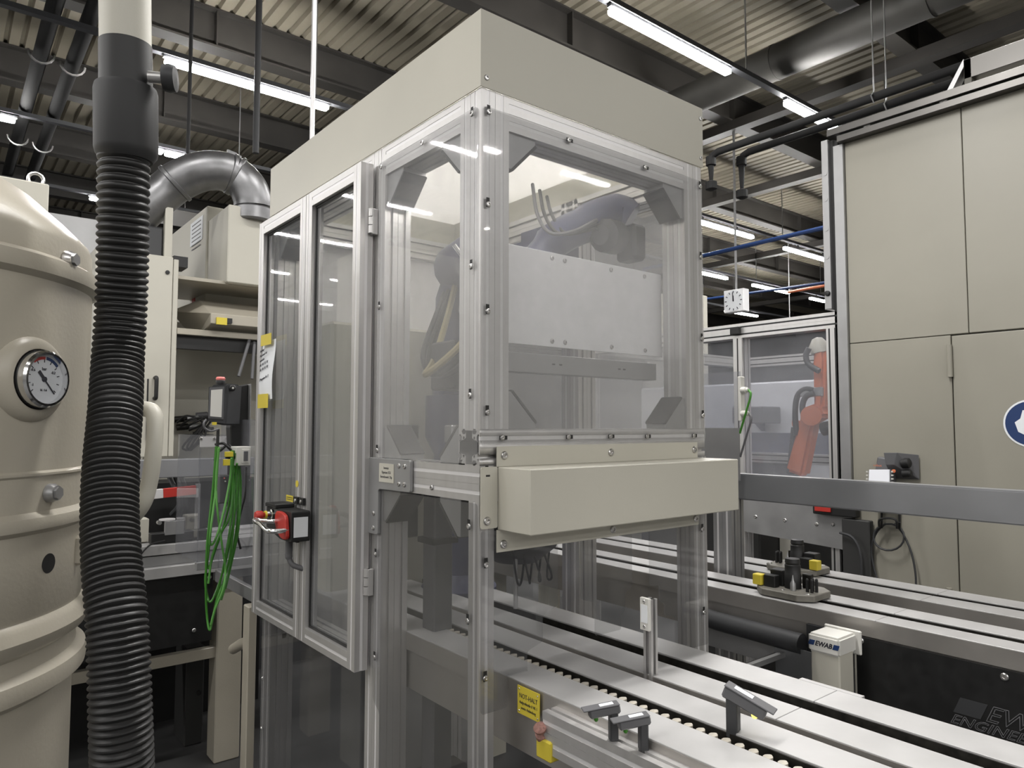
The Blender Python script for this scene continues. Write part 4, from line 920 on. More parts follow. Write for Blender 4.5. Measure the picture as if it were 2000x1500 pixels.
MB().cyl(q_(1584, 812, RX-.09), q_(1584, 812, RX+.09), .058, 20).build('elbow_joint', 'orange', t, smooth=True)
limb('elbow_housing', q_(1578, 815), q_(1612, 800), .055, .045, .06)
limb('forearm', q_(1605, 800), q_(1606, 700), .03, .04, .045)
limb('wrist_arm', q_(1606, 720), q_(1604, 672), .042, .032, .04)
MB().lathe([(.05, 0), (.055, .05), (.03, .09), (0, .1)], q_(1602, 690), (0, .2, 1), 16).build('wrist_head', 'cream', t, smooth=True)
MB().box(RX-.05, RX+.05, q_(1604, 765).y-.03, q_(1570, 765).y, q_(1590, 775).z, q_(1590, 757).z).build('hose_clamp', 'alud', t, bevel=.006)
for off, pts in ((0, ((1556, 850), (1553, 810), (1557, 775), (1572, 760), (1590, 762))), (1, ((1572, 822), (1567, 795), (1574, 775), (1590, 768))), (2, ((1600, 725), (1580, 712), (1574, 695), (1580, 680)))):
    MB().tube(smooth_path([q_(u, v, RX-.04-.02*off) for u, v in pts], 5), .017, 10).build('hose', 'grey', t, smooth=True)
MB().cyl(q_(1546, 925), q_(1555, 835), .03, 12).build('hose_pack', 'mgrey', t, smooth=True)
MB().lathe([(.025, 0), (.025, .03), (.015, .035)], q_(1555, 832), (0, 0, 1), 12).build('orange_cap', 'orange', t)
MB().lathe([(.04, 0), (.04, .12)], q_(1607, 838), (0, -1, .2), 16).build('motor', 'black', t, smooth=True)
# white and blue machine far behind the cell
bxx = 6.2
a = at(1375, 700, 'x', bxx); c_ = at(1640, 700, 'x', bxx)
t = thing('background_machine', 'white and blue machine standing behind the glazed robot cell', 'machine', (bxx+.5, (a.y+c_.y)/2, 0))
MB().box(bxx, bxx+1.2, c_.y-.3, a.y+1, .9, 2.08).build('white_housing', 'white', t, bevel=.02)
MB().box(bxx, bxx+1.2, c_.y-.3, a.y+1, 0, .9).build('lower_housing', 'mgrey', t)
MB().box(bxx-.02, bxx, c_.y-.3, a.y+1, 1.28, 1.52).build('blue_band', 'bluea', t)
w_ = at(1488, 840, 'x', bxx-.02); text('blue_letter', 'N', 'blue', t, (bxx-.03, at(1452, 840, 'x', bxx).y, w_.z), .36, NX, UZ, weight=.01, sx=1.1)
MB().box(bxx-.4, bxx-.05, at(1530, 800, 'x', bxx).y, at(1470, 800, 'x', bxx).y, 1.62, 1.80).build('display_unit', 'mgrey', t, bevel=.01)
MB().box(bxx-.5, bxx, at(1560, 800, 'x', bxx).y, at(1460, 800, 'x', bxx).y, .0, 1.25).build('front_box', 'gusset', t, bevel=.01)
# cream box behind the machine's right post
a = at(1377, 577, 'y', 5.0)
MB().box(a.x-.6, a.x+.06, 5.0, 5.6, 0, a.z).build('tall_cabinet', 'cream', None, bevel=.01, label='tall cream cabinet whose edge shows right of the machine post below the lamps', cat='cabinet')
# ============================================================ LEFT SIDE
# vacuum tank
TC = Vector((-1.012, .109, 0))
prof = [(.275, .02), (.275, 1.225), (.292, 1.237), (.294, 1.250), (.292, 1.262), (.279, 1.270), (.277, 1.290), (.291, 1.30), (.296, 1.315), (.291, 1.328), (.288, 1.334), (.2835, 1.338), (.2835, 1.342), (.286, 1.346), (.286, 1.452), (.296, 1.459), (.298, 1.467), (.296, 1.475), (.287, 1.482),
        (.287, 1.528), (.290, 1.531), (.290, 1.534), (.285, 1.537), (.285, 1.800), (.2955, 1.807), (.2975, 1.818), (.2955, 1.829), (.284, 1.836), (.283, 1.865), (.279, 1.876), (.250, 1.905), (.205, 1.945), (.15, 1.98), (.08, 2.0), (0, 2.005)]
tk = thing('vacuum_tank', 'big grey-beige vacuum tank with round pressure gauge at the left edge', 'tank', (TC.x, TC.y, 0))
MB().lathe(prof, TC, (0, 0, 1), 96).build('tank_body', 'tank', tk, smooth=True)
def cyl_hit(px, py, r):
    d = ray(px, py); dx, dy = d.x, d.y; ox, oy = CAM.x-TC.x, CAM.y-TC.y
    A = dx*dx+dy*dy; B = 2*(ox*dx+oy*dy); Cc = ox*ox+oy*oy-r*r; D = B*B-4*A*Cc
    tt = (-B-math.sqrt(max(D, 0)))/(2*A); p = CAM+d*tt; n = Vector((p.x-TC.x, p.y-TC.y, 0)).normalized(); return p, n
p, n = cyl_hit(63, 741, .285)
gg = thing('pressure_gauge', None, None, p); gg.parent = tk; gg.location = p-ORG[tk.name]
MB().lathe([(.060, -.01), (.057, .002), (.049, .009), (.043, .011), (.041, .011)], p, n, 40, False).build('gauge_boss', 'tank', gg, smooth=True)
MB().lathe([(.0385, .008), (.0385, .022), (.036, .025), (.033, .025), (.0325, .018)], p, n, 40, False).build('bezel', 'chrome', gg, smooth=True)
MB().lathe([(.0395, .006), (.0395, .013)], p, n, 40).build('rubber_ring', 'black', gg)
MB().lathe([(.0335, .0145), (.0335, .0175), (0, .0175)], p, n, 40).build('dial', 'paper', gg)
side_ = UZ.cross(n).normalized(); fc = p+n*.0178
def dl(ang, r): return fc+side_*(math.sin(R(ang))*r)+UZ*(math.cos(R(ang))*r)
for a0, a1, m_ in ((-38, 2, 'red'), (6, 50, 'blue')):
    k_ = 10; vs = []; 
    for i in range(k_+1):
        u = a0+(a1-a0)*i/k_; vs += [dl(u, .0265), dl(u, .0305)]
    vs2 = [v+n*.0004 for v in vs]; N = len(vs)
    f_ = []
    for i in range(k_): f_ += [(2*i, 2*i+1, 2*i+3, 2*i+2), (N+2*i, N+2*i+2, N+2*i+3, N+2*i+1), (2*i, 2*i+2, N+2*i+2, N+2*i), (2*i+1, N+2*i+1, N+2*i+3, 2*i+3)]
    MB().add(vs+vs2, f_).build('scale_arc', m_, gg)
for u in range(-130, 131, 26):
    d_ = (dl(u, .026)-dl(u, .022)).normalized(); MB().obox(dl(u, .0245), d_, n.cross(d_), n, .002, .0005, .0003).build('scale_mark', 'ink', gg)
d_ = (dl(138, .02)-fc).normalized()
MB().obox(fc+d_*.008+n*.001, d_, n.cross(d_), n, .018, .0007, .0005).build('needle', 'ink', gg)
MB().obox(fc-d_*.008+n*.001, d_, n.cross(d_), n, .006, .002, .0005).build('needle', 'ink', gg)
MB().lathe([(.0035, 0), (.0035, .002), (0, .0025)], fc, n, 14).build('needle_hub', 'ink', gg)
for s_, u, v, sz in (('bar', 0, .012, .006), ('-0.6', -62, .021, .005), ('-0.2', 62, .017, .005), ('-1', -118, .021, .005), ('kl. 1.6', 180, .016, .0045)):
    text('dial_lettering', s_, 'ink', gg, dl(u, v)+n*.0002, sz, side_, UZ, align='CENTER')
MB().lathe([(.0328, .0235), (.0328, .0240)], p, n, 40).build('glass_disc', 'glass', gg)
for px, py, r_ in ((130, 507, .284), (96, 963, .287)):
    p, n = cyl_hit(px, py, r_)
    MB().lathe([(.013, 0), (.013, .006), (.0105, .010), (.0105, .012)], p, n, 20).build('bolt_head', 'screw' if r_ < .286 else 'alud', tk, smooth=True)
    MB().lathe([(.009, .012), (.009, .015), (0, .015)], p, n, 6).build('bolt_hex', 'alud', tk)
p, n = cyl_hit(80, 1100, .2752)
MB().lathe([(.0135, -.002), (.0135, .0006), (0, .0008)], p+n*.0105, n, 28).build('round_opening', 'pitch', tk)
p, n = cyl_hit(148, 1075, .285); MB().obox(p, UZ.cross(n), UZ, n, .005, .022, .012).build('weld_lug', 'tank', tk, bevel=.004)
def f3(px, py, Z): return far(px, py, Z)
MB().tube(smooth_path([f3(250, 800, 1.22), f3(285, 799, 1.20), f3(300, 808, 1.19), f3(303, 840, 1.18), f3(298, 900, 1.17), f3(290, 950, 1.17), f3(278, 985, 1.17), f3(252, 1015, 1.20), f3(205, 1040, 1.28)], 6), .0130, 16).build('pull_handle', 'cream', tk, smooth=True)
# small cream housing with lifting eye behind the tank
a = at(60, 372, 'y', 1.6); c_ = at(96, 372, 'y', 1.6)
t = thing('filter_housing', 'cream housing with a lifting eye just behind the tank dome', 'housing', (a.x, 1.7, 0))
MB().box(a.x-.5, c_.x, 1.6, 2.0, 0, at(80, 357, 'y', 1.6).z).build('housing_body', 'cream', t, bevel=.004)
e = at(70, 351, 'y', 1.62)
MB().tube([e+Vector((.022*math.cos(R(u)), 0, .022*math.sin(R(u)))) for u in range(0, 361, 24)], .006, 8).build('lifting_eye', 'screw', t, smooth=True)
# black suction hose with its coupling
W_ = [(242, 290, 1.02), (242, 340, 1.02), (241, 400, 1.02), (240, 500, 1.025), (237, 600, 1.03), (231, 700, 1.02), (226, 800, .985), (218, 900, .95), (215, 1000, .92), (219, 1100, .89), (228, 1200, .865), (233, 1300, .85), (236, 1400, .84), (240, 1520, .84), (246, 1700, .86), (262, 2000, .95), (300, 2600, 1.15)]
cl = smooth_path([f3(*w3) for w3 in W_], 24)
# resample by arc length, then corrugate
pts = [cl[0]]; acc = 0; step = .0016
for i in range(1, len(cl)):
    seg_ = cl[i]-cl[i-1]; L = seg_.length; pos = step-acc
    while pos <= L: pts.append(cl[i-1]+seg_*(pos/L)); pos += step
    acc = (acc+L) % step
rad = []; ph = 0
for i in range(len(pts)):
    s_ = i*step; pitch = .0115-.0035*min(1, s_/.45); ph += step/pitch; u = abs((ph % 1)-.5)*2
    rad.append(.0308+.0036*(max(0, 1-(u*1.25)**2))**.7)
hs = thing('suction_hose', 'thick black corrugated suction hose with coupling hanging in front of the tank', 'hose', pts[0]-Vector((0, 0, 1)))
MB().tube(pts, rad, 28).build('corrugated_hose', 'blackm', hs, smooth=True)
top = pts[0]
c0 = f3(247, 298, 1.02); c1_ = f3(246, 172, 1.02)
ax_ = (c1_-c0).normalized(); Lc = (c1_-c0).length
MB().lathe([(.034, -.012), (.040, -.004), (.0415, .004), (.0415, Lc-.006), (.040, Lc), (.036, Lc+.001)], c0, ax_, 40).build('coupling_sleeve', 'coup', hs, smooth=True)
MB().lathe([(.0345, Lc), (.0345, Lc+.062), (.033, Lc+.062)], c0, ax_, 40).build('black_sleeve', 'black', hs, smooth=True)
MB().lathe([(.0335, Lc+.05), (.0335, Lc+.9)], c0, ax_, 40).build('cream_pipe', 'cream', hs, smooth=True)
kp = f3(290, 150, 1.01); kd = (RT*1+FW*.2).normalized()
MB().lathe([(.008, 0), (.008, .02)], kp, kd, 14).build('knob_stem', 'alu', hs, smooth=True)
MB().lathe([(.006, .018), (.018, .020), (.020, .028), (.018, .036), (0, .038)], kp, kd, 18).build('clamp_knob', 'grey', hs, smooth=True)
# galvanised duct elbow
dc = thing('duct_elbow', 'dull galvanised duct elbow rising over the cream duct box', 'duct', f3(495, 408, 4.55))
Zs = [(250, 440, 4.3), (290, 400, 4.35), (325, 372, 4.4), (352, 352, 4.42), (390, 336, 4.45), (430, 334, 4.5), (462, 345, 4.55), (484, 366, 4.55), (494, 392, 4.55), (495, 405, 4.55)]
dp_ = smooth_path([f3(*z_) for z_ in Zs], 6); R_ = .118
MB().tube(dp_[:16], R_, 28).build('inlet_pipe', 'galv', dc, smooth=True)
MB().tube(dp_[15:34], R_*1.03, 28).build('bend', 'galv', dc, smooth=True)
MB().tube(dp_[33:], R_*1.0, 28).build('bend', 'galv', dc, smooth=True)
for i in (15, 33, 35):
    d_ = (dp_[i+1]-dp_[i]).normalized(); MB().lathe([(R_*1.02, 0), (R_*1.10, .006), (R_*1.10, .024), (R_*1.02, .03)], dp_[i], d_, 28).build('clamp_ring', 'galv', dc, smooth=True)
    o_ = Vector((0, 0, R_*1.08)); MB().obox(dp_[i]+o_+d_*.015, d_, UZ.cross(d_).normalized(), UZ, .03, .012, .02).build('clamp_lug', 'galv', dc, bevel=.003)
MB().lathe([(R_*.98, -.10), (R_*1.07, -.09), (R_*1.07, -.02), (R_*.99, -.01)], dp_[-1], (0, 0, 1), 28).build('collar', 'galv', dc, smooth=True)
# cream processing machine behind (front plane y = 3.2)
YB = 3.2
pm = thing('processing_machine', 'cream processing machine with hood, duct box and open bay behind the left conveyor', 'machine', (.4, 3.6, 0))
x0 = at(445, 480, 'y', YB).x; zb0 = at(438, 550, 'y', YB).z; zt_ = at(445, 398, 'y', YB).z
yd = YB+.45; xl = at(408, 420, 'y', yd).x
# duct box with slanted left face
MB().add([(x0, YB, zb0), (x0+1.0, YB, zb0), (x0+1.0, yd, zb0), (xl, yd, zb0), (x0, YB, zt_), (x0+1.0, YB, zt_), (x0+1.0, yd, zt_), (xl, yd, zt_)],
         [(0, 3, 2, 1), (4, 5, 6, 7), (0, 1, 5, 4), (1, 2, 6, 5), (2, 3, 7, 6), (3, 0, 4, 7)]).build('duct_box', 'cream', pm, bevel=.006)
xw = at(404, 420, 'y', yd).x; yw2 = 5.0
zf = at(408, 402, 'y', yd).z; zfb = at(404, 620, 'y', yd).z
MB().box(xw-.0, xw+1.4, yd, yw2, zfb, zf).build('rear_housing', 'cream', pm, bevel=.006)
p1_ = at(370, 445, 'x', xw-.002); 
for px, py in ((409, 432), (407, 494), (404, 555)): a = at(px, py, 'y', yd); inst(BIGS, 'screw', pm, (a.x+.02, yd, a.z), ROTY)
a = at(372, 450, 'x', xw-.003); c_ = at(396, 430, 'x', xw-.003); zz0, zz1 = at(384, 475, 'x', xw).z, at(384, 430, 'x', xw).z
lb = MB().box(xw-.003, xw-.001, c_.y, a.y, zz0, zz1).build('notice_sheet', 'paper', pm)
for k in range(7): MB().box(xw-.0036, xw-.003, c_.y+.04, a.y-.04, zz1-.03-.028*k, zz1-.022-.028*k).build('notice_line', 'mgrey', pm)
a = at(378, 580, 'x', xw-.003); MB().box(xw-.004, xw-.001, a.y-.035, a.y+.035, a.z-.035, a.z+.035).build('red_sticker', 'red', pm)
# hood below the box
def hp(px, py, y): return at(px, py, 'y', y)
hz = [hp(387, 588, 3.35), hp(352, 604, 3.75), hp(400, 640, 3.35), hp(408, 616, 3.1)]
zA, zB, zC = hp(387, 586, 3.5).z, hp(420, 612, 3.12).z, hp(420, 632, 3.12).z
xA = hp(388, 588, 3.5).x; xB_ = hp(412, 612, 3.12).x
MB().add([(xA, 3.5, zA), (xA+1.4, 3.5, zA), (xA+1.4, 3.12, zB), (xB_, 3.12, zB), (xA-.14, 3.62, zA-.07), (xA+.0, 3.55, zC-.06), (xA+1.4, 3.55, zC-.06), (xA+1.4, 3.12, zC), (xB_, 3.12, zC)],
         [(0, 3, 2, 1), (2, 3, 8, 7), (0, 4, 3), (3, 4, 5, 8), (8, 5, 6, 7), (1, 2, 7, 6), (0, 1, 6, 5, 4)]).build('hood', 'tank', pm, bevel=.003)
a = hp(433, 627, 3.11); MB().box(a.x-.03, a.x+.03, 3.105, 3.118, a.z-.022, a.z+.02).build('yellow_sticker', 'yellow', pm); MB().box(a.x+.03, a.x+.06, 3.105, 3.118, a.z-.01, a.z+.02).build('black_catch', 'black', pm)
zs1, zs0 = hp(345, 640, 3.2).z, hp(345, 652, 3.2).z; xs0 = hp(346, 650, 3.2).x
MB().box(xs0, xs0+1.6, 3.2, 3.26, zs0, zs1).build('lintel', 'tank', pm, bevel=.002)
MB().box(xs0, xs0+1.6, 3.24, 3.30, zs0-.08, zs0).build('recess_shade_strip', 'black', pm)  # black colour stands in for shade in the recess under the lintel
MB().box(xs0, xs0+1.6, 4.0, 4.05, 1.15, zfb).build('bay_back_wall', 'cream', pm)
MB().box(xs0, xs0+1.6, 3.25, 4.0, zs1+.3, zs1+.32).build('bay_ceiling', 'tank', pm)
MB().box(xs0-.5, xs0+1.6, 3.5, 4.4, 0, 1.15).build('machine_base', 'grey', pm)
MB().box(xs0+.9, xs0+1.0, 3.3, 3.4, 1.15, zs0).build('bay_column', 'cream', pm, bevel=.004)
# left tall cabinet of it
xc0, xc1 = hp(180, 700, YB).x, hp(344, 700, YB).x; xse = hp(333, 700, YB).x
zc0, zc1 = hp(320, 892, YB).z, hp(320, 500, YB).z
MB().box(xse+.003, xc1, YB, 3.9, zc0, zc1-.01).build('cabinet_side_strip', 'cream', pm, bevel=.003)
o = MB().box(xc0, xse, YB, 3.9, zc0, zc1).build('cabinet_door', 'cream', pm, bevel=.003)
a = hp(327, 532, YB); MB().lathe([(.012, 0), (.012, .006), (0, .007)], (a.x, YB, a.z), (0, -1, 0), 14).build('door_lock', 'black', o)
a = hp(303, 738, YB); c_ = hp(303, 778, YB)
MB().tube(smooth_path([(a.x, YB, a.z), (a.x, YB-.03, a.z), (a.x, YB-.036, a.z-.02), (a.x, YB-.036, c_.z+.02), (a.x, YB-.03, c_.z), (a.x, YB, c_.z)], 4), .011, 10).build('door_handle', 'black', o, smooth=True)
a = hp(289, 740, YB); MB().tube([(a.x, YB-.002, a.z), (a.x, YB-.01, a.z-.35)], .004, 6).build('door_cable', 'black', o)
a0, a1 = hp(270, 470, 3.4), hp(320, 445, 3.4)
t = thing('motor_unit', 'dark grey motor unit standing on the tall cream cabinet behind the hose', 'motor', ((a0.x+a1.x)/2, 3.4, zc1))
MB().box(a0.x, a1.x, 3.4, 3.7, zc1, a1.z).build('motor_case', 'grey', t, bevel=.01)
MB().box(a1.x+.002, a1.x+.045, 3.38, 3.42, zc1, hp(320, 405, 3.4).z).build('cream_strut', 'cream', t)
MB().box(a1.x+.05, a1.x+.13, 3.35, 3.5, zc1-.02, zc1+.045).build('black_block', 'black', t)
MB().box(xc0-.3, xse, 3.6, 3.9, zc1, zc1+.25).build('rear_case', 'alud', t)
# cables clutter inside the bay
t = thing('valve_cluster', 'dark valves with black cables on the back wall of the cream bay', 'valves', (.4, 3.95, 1.4))
for k, (px, py) in enumerate(((352, 820), (380, 818), (398, 812), (360, 835), (384, 834), (402, 840))):
    a = hp(px, py, 3.93); MB().lathe([(.022, 0), (.022, .07), (.012, .08), (.012, .1)], a+Vector((-.05, 0, 0)), (1, -.1, .1), 12).build('valve', ['rust', 'alud', 'mgrey'][k % 3], t, smooth=True)
for k in range(5):
    MB().tube(smooth_path([hp(345+8*k, 826+5*k, 3.88), hp(365+9*k, 812+6*k, 3.85), hp(395+6*k, 824-4*k, 3.85), hp(400-10*k, 852+4*k, 3.82), hp(372-2*k, 880, 3.84)], 5), .007, 8).build('cable', 'black', t, smooth=True)
for k, (px, py, q1, q2) in enumerate(((487, 664, 466, 735), (497, 668, 492, 740))):
    MB().tube([hp(px, py, 3.2), hp(q1, q2, 3.15)], .010, 8).build('pipe_run', 'mgrey', t, smooth=True)
# grey rail and red-white bar at the left
zr1 = 1.418; a = at(300, 898, 'z', zr1)
MB().prism([(a.y, zr1-.096), (a.y+.06, zr1-.096), (a.y+.06, zr1), (a.y, zr1)], 'x', -1.6, at(500, 900, 'y', a.y).x).build('steel_rail', 'rail', None, bevel=.004, label='grey steel rail behind the acrylic guard at left', cat='rail')
yr_ = a.y
a = hp(296, 966, 2.5); c_ = hp(382, 957, 2.5); m_ = hp(318, 963, 2.5)
t = thing('barrier_bar', 'red and white barrier bar behind the cream tank handle', 'bar', (m_.x, 2.5, m_.z-.02))
d_ = (c_-a).normalized()
MB().obox((a+m_)/2-d_*.05, d_, Vector((0, 1, 0)), d_.cross(Vector((0, 1, 0))), (m_-a).length/2+.05, .012, .022).build('white_section', 'strip', t, bevel=.002)
MB().obox((c_+m_)/2, d_, Vector((0, 1, 0)), d_.cross(Vector((0, 1, 0))), (c_-m_).length/2, .012, .022).build('red_section', 'red', t, bevel=.002)
MB().box(c_.x+.001, c_.x+.02, 2.49, 2.51, 1.03, c_.z+.03).build('bar_bracket', 'alud', t)
# left conveyor, running along x
yl = 2.32
t = thing('cross_conveyor', 'aluminium conveyor running sideways behind the hose, with black cover below', 'conveyor', (-.4, yl+.2, 0))
MB().box(-2.4, .9, yl, yl+.10, 1.005, 1.05).build('side_rail', 'conv', t, bevel=.002)
MB().box(-2.4, .9, yl+.10, yl+.14, .995, 1.02).build('chain', 'rust', t)
MB().box(-2.4, .9, yl+.14, yl+.24, 1.005, 1.05).build('side_rail', 'conv', t, bevel=.002)
MB().box(-2.4, .9, yl+.34, yl+.44, 1.005, 1.05).build('side_rail', 'conv', t, bevel=.002)
MB().box(-2.4, .9, yl+.005, yl+.4, .955, 1.0).build('frame_core', 'alud', t)
MB().box(-2.4, .9, yl-.04, yl-.0, .905, .955).build('front_beam', 'conv', t, bevel=.002)
MB().box(-2.4, .9, yl+.005, yl+.44, .86, .95).build('lower_beam', 'alud', t)
xp = at(413, 1200, 'y', yl).x
pnl = MB().box(-2.4, xp, yl-.012, yl-.008, .585, .90).build('black_cover', 'pitch', t)
for px, py in ((409, 1127), (379, 1231)): a = at(px, py, 'y', yl-.012); inst(BIGS, 'bolt', pnl, (a.x, yl-.012, a.z), ROTY)
MB().box(-2.4, xp+.05, yl+.02, yl+.06, .49, .54).build('cross_brace', 'tank', t, bevel=.002)
xq0, xq1 = at(421, 1250, 'y', yl+.02).x, at(470, 1250, 'y', yl+.02).x
o = MB().box(xq0, xq1, yl, yl+.12, .0, .86).build('leg', 'tank', t, bevel=.006)
MB().box(-.75, -.63, yl, yl+.12, .0, .86).build('leg', 'tank', t, bevel=.006)
t = thing('cabinet_leg', 'slim dull cream post directly left of the machine, behind the door bottom', 'post', (at(498, 1300, 'y', 1.55).x, 1.55, 0))
MB().box(at(483, 1300, 'y', 1.5).x, at(500, 1300, 'y', 1.5).x, 1.50, 1.56, 0, at(490, 1185, 'y', 1.5).z).build('post_shaft', 'tank', t, bevel=.004)
a = at(455, 1268, 'y', 1.75); c_ = at(488, 1252, 'y', 1.62)
MB().tube([a, (a+c_)/2+Vector((0, 0, .005)), c_], [.020, .021, .022], 12).build('pipe_stub', 'tank', t, smooth=True)
t = thing('floor_box', 'dark grey box on the floor under the sideways conveyor', 'box', (.0, 2.2, 0))
a, c_ = at(362, 1350, 'y', 2.6), at(398, 1350, 'y', 2.6)
MB().box(a.x, c_.x, 2.6, 2.8, 0, .48).build('box_body', 'gusset', t, bevel=.005)
MB().lathe([(.012, 0), (.012, .006), (0, .007)], (at(388, 1353, 'y', 2.6).x, 2.6, at(388, 1353, 'y', 2.6).z), (0, -1, 0), 12).build('knob', 'black', t)
# sensor bracket and stopper on the left conveyor
a, c_ = at(322, 1050, 'y', yl-.01), at(360, 1016, 'y', yl-.01)
t = thing('stopper_bracket', 'grey sheet bracket with stopper and cable on the sideways conveyor', 'bracket', (a.x, yl, 1.05))
MB().box(a.x, c_.x, yl-.008, yl-.004, a.z+.01, c_.z).build('bracket_sheet', 'alud', t, bevel=.001)
MB().box(a.x-.05, c_.x+.12, yl+.03, yl+.08, 1.051, 1.10).build('stopper_body', 'black', t, bevel=.004)
MB().lathe([(.035, 0), (.035, .006)], (c_.x-.06, yl+.05, 1.155), (0, 0, 1), 20).build('cap_disc', 'strip', t)
MB().cyl((c_.x-.06, yl+.05, 1.10), (c_.x-.06, yl+.05, 1.155), .012, 10).build('stopper_rod', 'alud', t)
MB().box(a.x-.12, a.x-.04, yl+.12, yl+.2, 1.051, 1.16).build('cream_block', 'cream', t, bevel=.003)
MB().tube(smooth_path([(a.x, yl-.01, 1.07), (a.x-.06, yl-.02, 1.06), (a.x-.10, yl-.02, 1.02), (a.x-.11, yl-.02, .99)], 5), .004, 8).build('sensor_cable', 'black', t, smooth=True)
a = at(309, 1020, 'y', yl); MB().lathe([(.009, 0), (.009, .03)], (a.x, yl-.0, a.z), (0, -1, 0), 12).build('proximity_sensor', 'screw', t, smooth=True)
# black block, its colour the shade of the recess behind the left conveyor
t = thing('dark_recess_block', 'nearly black block with hoses, standing for the shaded recess behind the sideways conveyor', 'recess block', (-.3, 2.9, 0))
MB().box(-2.2, .6, 3.0, 3.3, 0, 1.28).build('recess_shade_block', 'black', t)
for k in range(3): MB().tube(smooth_path([hp(330+12*k, 930, 2.9), hp(342+10*k, 955, 2.85), hp(350+6*k, 985, 2.85), hp(335+14*k, 1005, 2.9)], 5), .013, 8).build('hose', 'grey', t, smooth=True)
# acrylic guard box
ya_ = 1.95
a = at(385, 1065, 'y', ya_); c_ = at(449, 852, 'y', ya_); zb_ = 1.05-.03; zt_ = c_.z
t = thing('acrylic_guard', 'clear acrylic guard box with aluminium strips behind the green cables', 'guard', ((a.x+c_.x)/2, ya_, zb_))
MB().box(a.x, c_.x, ya_, ya_+.006, zb_, zt_).build('front_pane', 'acr', t)
MB().box(a.x, a.x+.006, ya_+.006, ya_+.35, zb_, zt_).build('side_pane', 'acr', t)
MB().box(a.x, c_.x, ya_-.004, ya_, zt_-.045, zt_).build('top_strip', 'strip', t)
MB().box(a.x, c_.x, ya_, ya_+.35, zt_+.0005, zt_+.006).build('top_pane', 'acr', t)
for px in (392, 418, 442):
    g_ = at(px, 860, 'y', ya_); inst(SCREW, 'screw', t, (g_.x, ya_-.004, zt_-.01), ROTY)
MB().box(.04, .046, 1.33, ya_, .98, 1.62).build('side_pane', 'acr', t)
MB().box(.03, .05, 1.33, ya_, .93, .98).build('base_strip', 'alud', t, bevel=.002)
MB().box(a.x, c_.x+.25, ya_, ya_+.03, .985, zb_-.001).build('base_strip', 'alud', t, bevel=.002)
# teach pendant with holder
yp = 1.62
def tp(px, py, y=yp): return at(px, py, 'y', y)
t = thing('teach_pendant', 'dark grey teach pendant with pale screen and red button left of the door', 'pendant', (tp(430, 840).x, yp, tp(430, 840).z))
bxc = [tp(405, 752), tp(445, 748), tp(440, 832), tp(403, 826)]
vs = bxc+[v+Vector((.075, .05, 0)) for v in bxc]
MB().add(vs, [(0, 3, 2, 1), (4, 5, 6, 7), (0, 1, 5, 4), (1, 2, 6, 5), (2, 3, 7, 6), (3, 0, 4, 7)]).build('pendant_body', 'grey', t, bevel=.008, seg=2)
q = [tp(412, 762), tp(434, 760), tp(432, 815), tp(410, 813)]
MB().add([v+Vector((0, -.004, 0)) for v in q]+[v+Vector((0, -.001, 0)) for v in q], [(0, 1, 2, 3), (7, 6, 5, 4), (0, 4, 5, 1), (1, 5, 6, 2), (2, 6, 7, 3), (3, 7, 4, 0)]).build('screen', 'wplas', t)
q = [tp(409, 757), tp(438, 755), tp(436, 819), tp(407, 817)]
MB().add([v+Vector((0, -.002, 0)) for v in q]+[v+Vector((0, .001, 0)) for v in q], [(0, 1, 2, 3), (7, 6, 5, 4), (0, 4, 5, 1), (1, 5, 6, 2), (2, 6, 7, 3), (3, 7, 4, 0)]).build('screen_frame', 'mgrey', t)
a = tp(434, 743); MB().lathe([(.016, -.012), (.018, 0), (.016, .004), (.012, .006)], a+Vector((0, .02, -.002)), (0, 0, 1), 18).build('button_base', 'black', t, smooth=True)
MB().lathe([(.016, .004), (.018, .010), (.014, .017), (0, .018)], a+Vector((0, .02, -.002)), (0, 0, 1), 18).build('red_button', 'redw', t, smooth=True)
a = tp(453, 758, yp+.01); MB().lathe([(.013, 0), (.013, .008), (.009, .012), (0, .012)], a, (0, -1, 0), 18).build('rotary_switch', 'black', t, smooth=True)
MB().lathe([(.004, .012), (.004, .014), (0, .014)], a, (0, -1, 0), 12).build('switch_dot', 'wplas', t)
MB().tube(smooth_path([tp(402, 820, yp-.01), tp(398, 826, yp-.03), tp(400, 836, yp-.03), tp(412, 842, yp-.03), tp(426, 838, yp-.02)], 5), .004, 8).build('grip_rim', 'mgrey', t, smooth=True)
a = tp(418, 827); MB().box(a.x-.008, a.x+.009, yp-.004, yp-.001, a.z-.006, a.z+.005).build('yellow_label', 'yellow', t)
MB().tube(smooth_path([tp(426, 838), tp(425, 860), tp(424, 880), tp(420, 900)], 5), .006, 8).build('pendant_cable', 'black', t, smooth=True)
t = thing('pendant_holder', 'black pendant holder bracket with upright steel plate beside the door', 'holder', (tp(480, 880).x, yp+.08, tp(480, 880).z))
h = [tp(462, 755, yp+.07), tp(485, 750, yp+.07), tp(485, 878, yp+.07), tp(452, 878, yp+.07), tp(450, 835, yp+.07)]
MB().add(h+[v+Vector((.0, .06, 0)) for v in h], [(0, 1, 2, 3, 4), (9, 8, 7, 6, 5), (0, 5, 6, 1), (1, 6, 7, 2), (2, 7, 8, 3), (3, 8, 9, 4), (4, 9, 5, 0)]).build('holder_body', 'black', t, bevel=.004)
a = tp(486, 814, yp+.06); MB().box(a.x, a.x+.004, yp+.05, yp+.13, tp(486, 900).z, tp(486, 748).z).build('steel_plate', 'alud', t)
